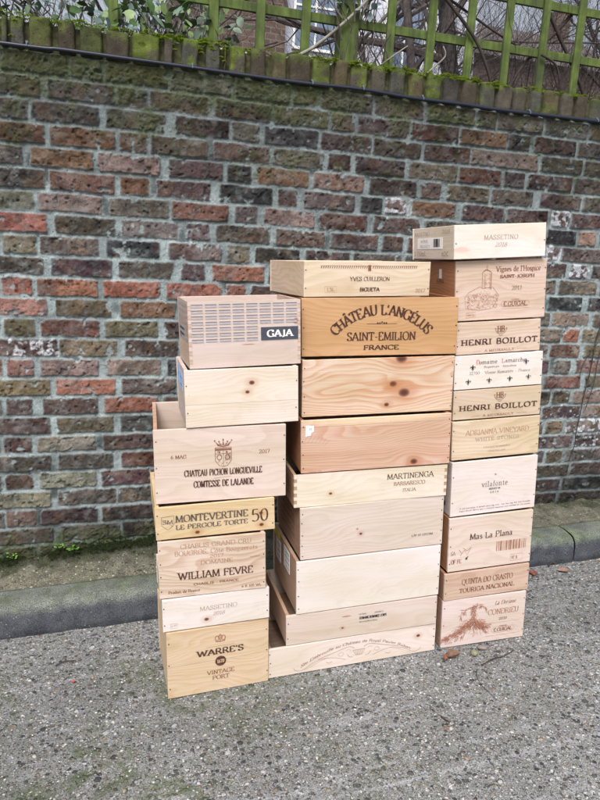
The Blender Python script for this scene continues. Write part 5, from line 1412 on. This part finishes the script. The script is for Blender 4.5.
def leaf_shape(P, d, nrm, L, Wd, V, F):
    d = d.normalized(); nrm = (nrm - d * nrm.dot(d)).normalized(); s = d.cross(nrm); o = len(V)
    prof_ = ((0, 0), (.22, .38), (.5, .5), (.78, .33), (1, 0))
    for t, w_ in prof_:
        c = P + d * (L * t) - nrm * (L * .12 * t * t)
        V.append(c - s * (Wd * w_) + nrm * Wd * .18 * w_); V.append(c); V.append(c + s * (Wd * w_) + nrm * Wd * .18 * w_)
    for i in range(4):
        a = o + 3 * i; F.append((a, a + 1, a + 4, a + 3)); F.append((a + 1, a + 2, a + 5, a + 4))
def leafy(name, label, boxes, n, size, mats, seed, cat='bush', loc=(0, 0, 0), stem=M_TWIG):
    rnd = random.Random(seed); root = empty(name, loc=loc); tag(root, label, cat)
    sets = [([], []) for _ in mats]; m = MB()
    for (x0, x1, y0, y1, z0, z1), cnt in boxes:
        for k in range(cnt):
            P = Vector((rnd.uniform(x0, x1), rnd.uniform(y0, y1), z0 + (z1 - z0) * rnd.random() ** 1.2))
            V, F = rnd.choice(sets)
            leaf_shape(P, Vector((rnd.gauss(0, .7), rnd.gauss(0, .6), rnd.gauss(-.25, .5))), Vector((rnd.gauss(0, .5), -.5 + rnd.gauss(0, .5), 1)), size * rnd.uniform(.6, 1.2), size * rnd.uniform(.5, .85), V, F)
            if rnd.random() < .25: m.tube([P, P + Vector((rnd.gauss(0, .05), rnd.gauss(0, .05), -.12)), P + Vector((rnd.gauss(0, .08), rnd.gauss(0, .08), -.3))], [.0015, .003, .004], 4)
    for (V, F), mt in zip(sets, mats):
        me = bpy.data.meshes.new('leaves'); me.from_pydata([tuple(Vector(v) - Vector(loc)) for v in V], [], F); me.update()
        for p_ in me.polygons: p_.use_smooth = True
        link_mesh('leaves', me, mt, root)
    m.v = [tuple(Vector(v) - Vector(loc)) for v in m.v]; m.build('stems', stem, root)
    return root
LV = [mat_plain('leaf_grey_green', srgb(110, 134, 112, .75), .45, .45, .25, 30), mat_plain('leaf_mid_green', srgb(78, 108, 62, .75), .45, .4, .25, 30), mat_plain('leaf_light', srgb(134, 158, 104, .75), .45, .4, .25, 30), mat_plain('leaf_blue', srgb(128, 150, 150, .75), .4, .5, .2, 30)]
leafy('leafy_bush', 'broad-leaved evergreen bush leaning over the left end of the wall', [((-.5, .60, .30, .75, 1.95, 2.36), 520), ((-.9, -.4, .3, .9, 1.9, 2.6), 220), ((-.4, .7, .8, 1.6, 1.9, 2.75), 520), ((.02, .50, .20, .4, 2.10, 2.30), 120)], 0, .055, LV, 5, loc=(0, .6, 1.9))
leafy('ivy', 'frosted blue-green ivy hanging over the top of the wide trellis post', [((.93, 1.13, .225, .30, 2.36, 2.75), 90)], 0, .038, [LV[0], LV[3], LV[3]], 9, 'climber', (1.02, .26, 2.4))
leafy('shrub', 'low dull green shrubs farther back behind the trellis', [((.8, 5.5, 2.0, 4.0, 1.6, 2.5), 1500)], 0, .06, [LV[1], LV[1], LV[0]], 15, 'bush', (3, 3, 1.6))

# weeds at the foot of the wall
def weed(label, x, z, seed, n=16, s=.013):
    rnd = random.Random(seed); V, F = [], []; root = empty('weed', loc=(x, -.012, z)); tag(root, label, 'weed', 'small weeds at the foot of the wall')
    m = MB()
    for k in range(n):
        a = rnd.uniform(0, 6.283); r = rnd.uniform(.004, .02); P = Vector((r * math.cos(a), r * math.sin(a) * .6 - .004, rnd.uniform(.004, .026)))
        leaf_shape(P, Vector((math.cos(a), math.sin(a), .3)), Vector((0, -.4, 1)), s * rnd.uniform(.6, 1.2), s * .8, V, F)
        m.tube([(0, 0, -.008), P * .6, P], .0006, 3)
    me = bpy.data.meshes.new('leaves'); me.from_pydata([tuple(v) for v in V], [], F); me.update()
    link_mesh('leaves', me, mat_plain('weed_green', srgb(104, 150, 62, .8), .6, .3, .2, 60), root); m.build('stems', M_MOSSD, root)
weed('small bright green weed in the moss at the foot of the wall, nearest the crates', -.118, wall_z(-.12) + .004, 3)
weed('tiny green weed higher on the moss, left of the brighter one', -.175, wall_z(-.17) + .020, 4, 12, .010)
weed('sparse green weed at the far left foot of the wall', -.352, wall_z(-.35) + .010, 6, 10, .010)
pts = []; rnd = random.Random(8)
for k in range(900):
    x = rnd.uniform(-2, 3.2) if k < 260 else rnd.uniform(-.45, .45); t = rnd.random() ** 2
    if not (-.45 < x < .5) and rnd.random() < .4: continue
    if -.33 < x < -.22 and rnd.random() < .8: continue
    pts.append((x, .006 - .045 * t, float(wall_z(x)) + .016 - .012 * t + (.022 * rnd.random() if t < .1 else 0), rnd.uniform(.006, .016)))
o = tufts(pts, 'moss_bank', M_MOSSD, size=(.0016, .004), n=34)
tag(o, 'dark green moss growing in the corner between pavement and wall', 'moss', kind='stuff')

# dry vine stems on the wall, right
stems('dead_vine', 'thin dark dead vine stems clinging to the bricks near the right edge', [
 ([(2.30, -.014, 1.14), (2.273, -.014, 1.063), (2.266, -.014, .96), (2.262, -.014, .869), (2.248, -.014, .76), (2.243, -.014, .67), (2.236, -.014, .56), (2.239, -.014, .517), (2.218, -.014, .43)], .0032),
 ([(2.28, -.014, 1.02), (2.22, -.014, .93), (2.205, -.014, .85)], .002), ([(2.255, -.014, .95), (2.31, -.014, .955), (2.36, -.014, .97)], .0022),
 ([(2.33, -.014, 1.10), (2.30, -.014, .95), (2.295, -.014, .82), (2.27, -.014, .70)], .0022)], M_STEM, 'vine')

# ------------------------------------------------------------------ houses beyond the garden
M_HB = NT('house_brick')
o_ = M_HB.obj(); b_ = M_HB.n('ShaderNodeTexBrick'); mp = M_HB.n('ShaderNodeMapping'); mp.inputs['Rotation'].default_value = (R(90), 0, 0)
M_HB.l(o_, mp.inputs['Vector']); M_HB.l(mp.outputs[0], b_.inputs['Vector']); b_.inputs['Scale'].default_value = 2.2
b_.inputs['Color1'].default_value = (*srgb(128, 108, 96), 1); b_.inputs['Color2'].default_value = (*srgb(104, 88, 80), 1); b_.inputs['Mortar'].default_value = (*srgb(140, 134, 126), 1); b_.inputs['Mortar Size'].default_value = .02
M_HBR = M_HB.base(M_HB.mix(1.0, b_.outputs[0], (.62, .62, .64, 1), 'MULTIPLY'), .9, .2)
M_REND = mat_plain('white_render', srgb(196, 200, 214), .8, .3, .06, 3)
M_FRAME = mat_plain('window_frame', srgb(240, 240, 242), .5, .4)
t = NT('window_glass'); M_GLASS = t.base((*srgb(110, 128, 152), 1), .12, .8)
M_SLATE = mat_plain('roof_slate', srgb(96, 88, 88), .7, .3, .15, 4)
def house(label, x0, x1, y, d, h, mat, wins, roof=True):
    root = empty('house', loc=((x0 + x1) / 2, y, .5)); tag(root, label, 'house', 'houses beyond the garden')
    X = (x0 + x1) / 2
    m = MB(); m.box((x0 - X, 0, 0), (x1 - X, d, h)); m.build('wall', mat, root)
    m = MB(); m.add([(x0 - X - .2, -.3, h), (x1 - X + .2, -.3, h), (x1 - X + .2, d + .3, h), (x0 - X - .2, d + .3, h), (x0 - X - .2, d / 2, h + 2.4), (x1 - X + .2, d / 2, h + 2.4)], [(0, 1, 5, 4), (2, 3, 4, 5), (0, 4, 3), (1, 2, 5), (0, 3, 2, 1)])
    rf = m.build('roof', M_SLATE, root)
    m = MB(); m.box((x1 - X - 1.2, d / 2 - .4, h + 1.6), (x1 - X - .4, d / 2 + .4, h + 3.2)); m.build('chimney', M_HBR, rf)
    for (a, b, z0, z1) in wins:
        a -= X; b -= X; z0 -= .5; z1 -= .5
        m = MB(); f_ = .055
        m.box((a, -.06, z0), (a + f_, .02, z1)); m.box((b - f_, -.06, z0), (b, .02, z1)); m.box((a + f_, -.06, z0), (b - f_, .02, z0 + f_)); m.box((a + f_, -.06, z1 - f_), (b - f_, .02, z1))
        m.box(((a + b) / 2 - .02, -.05, z0 + f_), ((a + b) / 2 + .02, .015, z1 - f_)); m.box((a + f_, -.048, (z0 + z1) / 2 - .02), (b - f_, .012, (z0 + z1) / 2 + .02))
        wn_ = m.build('window', M_FRAME, root)
        m = MB(); m.box((a + f_, -.03, z0 + f_), (b - f_, -.02, z1 - f_)); m.build('pane', M_GLASS, wn_)
house('white rendered house with blue-grey windows seen through the middle of the trellis', 3.72, 8.3, 12.0, 7, 8.2, M_REND, [(3.95, 4.95, 5.5, 7.2), (6.0, 7.0, 5.3, 7.1), (4.0, 4.9, 2.4, 4.0), (6.0, 7.0, 2.4, 4.0)])
house('narrow brown brick house beside the white one, behind the leftmost slats', 1.95, 3.7, 11.6, 7, 8.6, M_HBR, [(2.2, 2.9, 4.0, 5.2)])
house('distant pale brick house far beyond the bare trees on the right', 11.5, 19.0, 19.0, 8, 7.6, M_HBR, [(12.5, 13.8, 5.0, 6.6), (15.2, 16.5, 5.0, 6.6)])

# ------------------------------------------------------------------ litter on the road
def litter_leaf(label, x, y, z, L, Wd, rot, col, curl=.35, seed=1):
    rnd = random.Random(seed); nu, nv = 9, 7; V = []; F = []
    for i in range(nu):
        t = i / (nu - 1); wd = Wd * math.sin(math.pi * min(1, t * .92 + .04)) ** .8 * (1 + .15 * math.sin(9 * t + seed))
        for j in range(nv):
            s = j / (nv - 1) * 2 - 1
            V.append(street(x + ((t - .5) * L) * math.cos(rot) - s * wd / 2 * math.sin(rot), y + ((t - .5) * L) * math.sin(rot) + s * wd / 2 * math.cos(rot),
                            z + .003 + curl * wd * (s * s) * .5 + curl * L * (t - .5) ** 2 * .5 + rnd.uniform(0, .0012)))
    for i in range(nu - 1):
        for j in range(nv - 1): a = i * nv + j; F.append((a, a + nv, a + nv + 1, a + 1))
    me = bpy.data.meshes.new('fallen_leaf'); me.from_pydata([tuple(v) for v in V], [], F); me.update()
    for p_ in me.polygons: p_.use_smooth = True
    o = link_mesh('fallen_leaf', me, mat_plain('dry_leaf', srgb(*col, .85), .7, .3, .3, 120)); tag(o, label, 'leaf', 'fallen leaves on the road'); return o
litter_leaf('pinkish brown fallen leaf on the road beside the kerb, right of the crates', 1.935, -.412, 0, .052, .034, -.3, (156, 120, 106), .3, 2)
litter_leaf('dark red fallen leaf half hidden behind the lower right crate', 1.79, -.398, 0, .05, .03, 1.3, (136, 84, 72), .4, 3)
litter_leaf('yellow leaf scrap on the road at the foot of the kerb, right edge', 2.175, -.372, 0, .04, .014, .1, (196, 160, 84), .2, 4)
litter_leaf('crumpled orange-brown leaf on the road just in front of the right stack', 1.150, -.838, 0, .055, .038, .2, (124, 98, 80), 1.1, 5)
litter_leaf('small curled brown leaf beside the crumpled one in front of the right stack', 1.118, -.842, 0, .034, .02, .9, (140, 96, 74), 1.2, 6)
litter_leaf('tiny bright red leaf scrap on the road left of the crates', -.104, -.613, 0, .010, .008, .4, (180, 52, 40), .5, 7)
def pebble(name, label, x, y, r, sc, col, cat='stone'):
    bm = bmesh.new(); bmesh.ops.create_icosphere(bm, subdivisions=3, radius=r)
    for v in bm.verts:
        n = math.sin(v.co.x * 210 + 1) * math.cos(v.co.y * 170) * .06 * r; v.co = Vector((v.co.x * sc[0], v.co.y * sc[1], v.co.z * sc[2])) * (1 + n / r)
    me = bpy.data.meshes.new(name); bm.to_mesh(me); bm.free()
    for p_ in me.polygons: p_.use_smooth = True
    o = link_mesh(name, me, mat_plain(name + '_surface', srgb(*col, .85), .6, .35, .25, 90)); o.location = street(x, y, r * sc[2] * .85); o.rotation_euler.z = -.5; tag(o, label, cat)
pebble('nut', 'round yellow-green fallen nut in front of the right stack', 1.225, -.846, .0125, (1, 1, .85), (132, 132, 104), "nut")
pebble('stone', 'oblong grey-pink stone touching the foot of the right stack', 1.270, -.822, .011, (1.7, .8, .7), (128, 118, 112))
def stick(label, pts, r):
    P = catmull([tuple(street(*p)) for p in pts], 5); m = MB(); m.tube(P, [r * (1 - .5 * i / len(P)) for i in range(len(P))], 6)
    o = m.build('twig', M_STEM, smooth=True); tag(o, label, 'twig', 'twigs lying on the road')
stick('dark forked-looking straight twig on the road in front of the right stack', [(1.215, -.908, .004), (1.27, -.893, .007), (1.32, -.885, .005), (1.372, -.865, .006)], .0024)
stick('long thin curved twig on the road, nearest the camera', [(1.192, -.921, .004), (1.168, -.955, .006), (1.160, -.99, .004), (1.160, -1.03, .005), (1.166, -1.078, .004)], .0015)
stick('short stubby black twig on the road left of the curved one', [(.962, -1.094, .004), (.972, -1.127, .005)], .0030)
stick('short thin dark twig on the road at the left, near the kerb', [(-.165, -.508, .004), (-.14, -.492, .005), (-.10, -.497, .004)], .0024)
stick('small dark scrap of twig against the kerb foot, right of the crates', [(1.895, -.362, .006), (1.92, -.352, .016), (1.945, -.357, .006)], .0045)
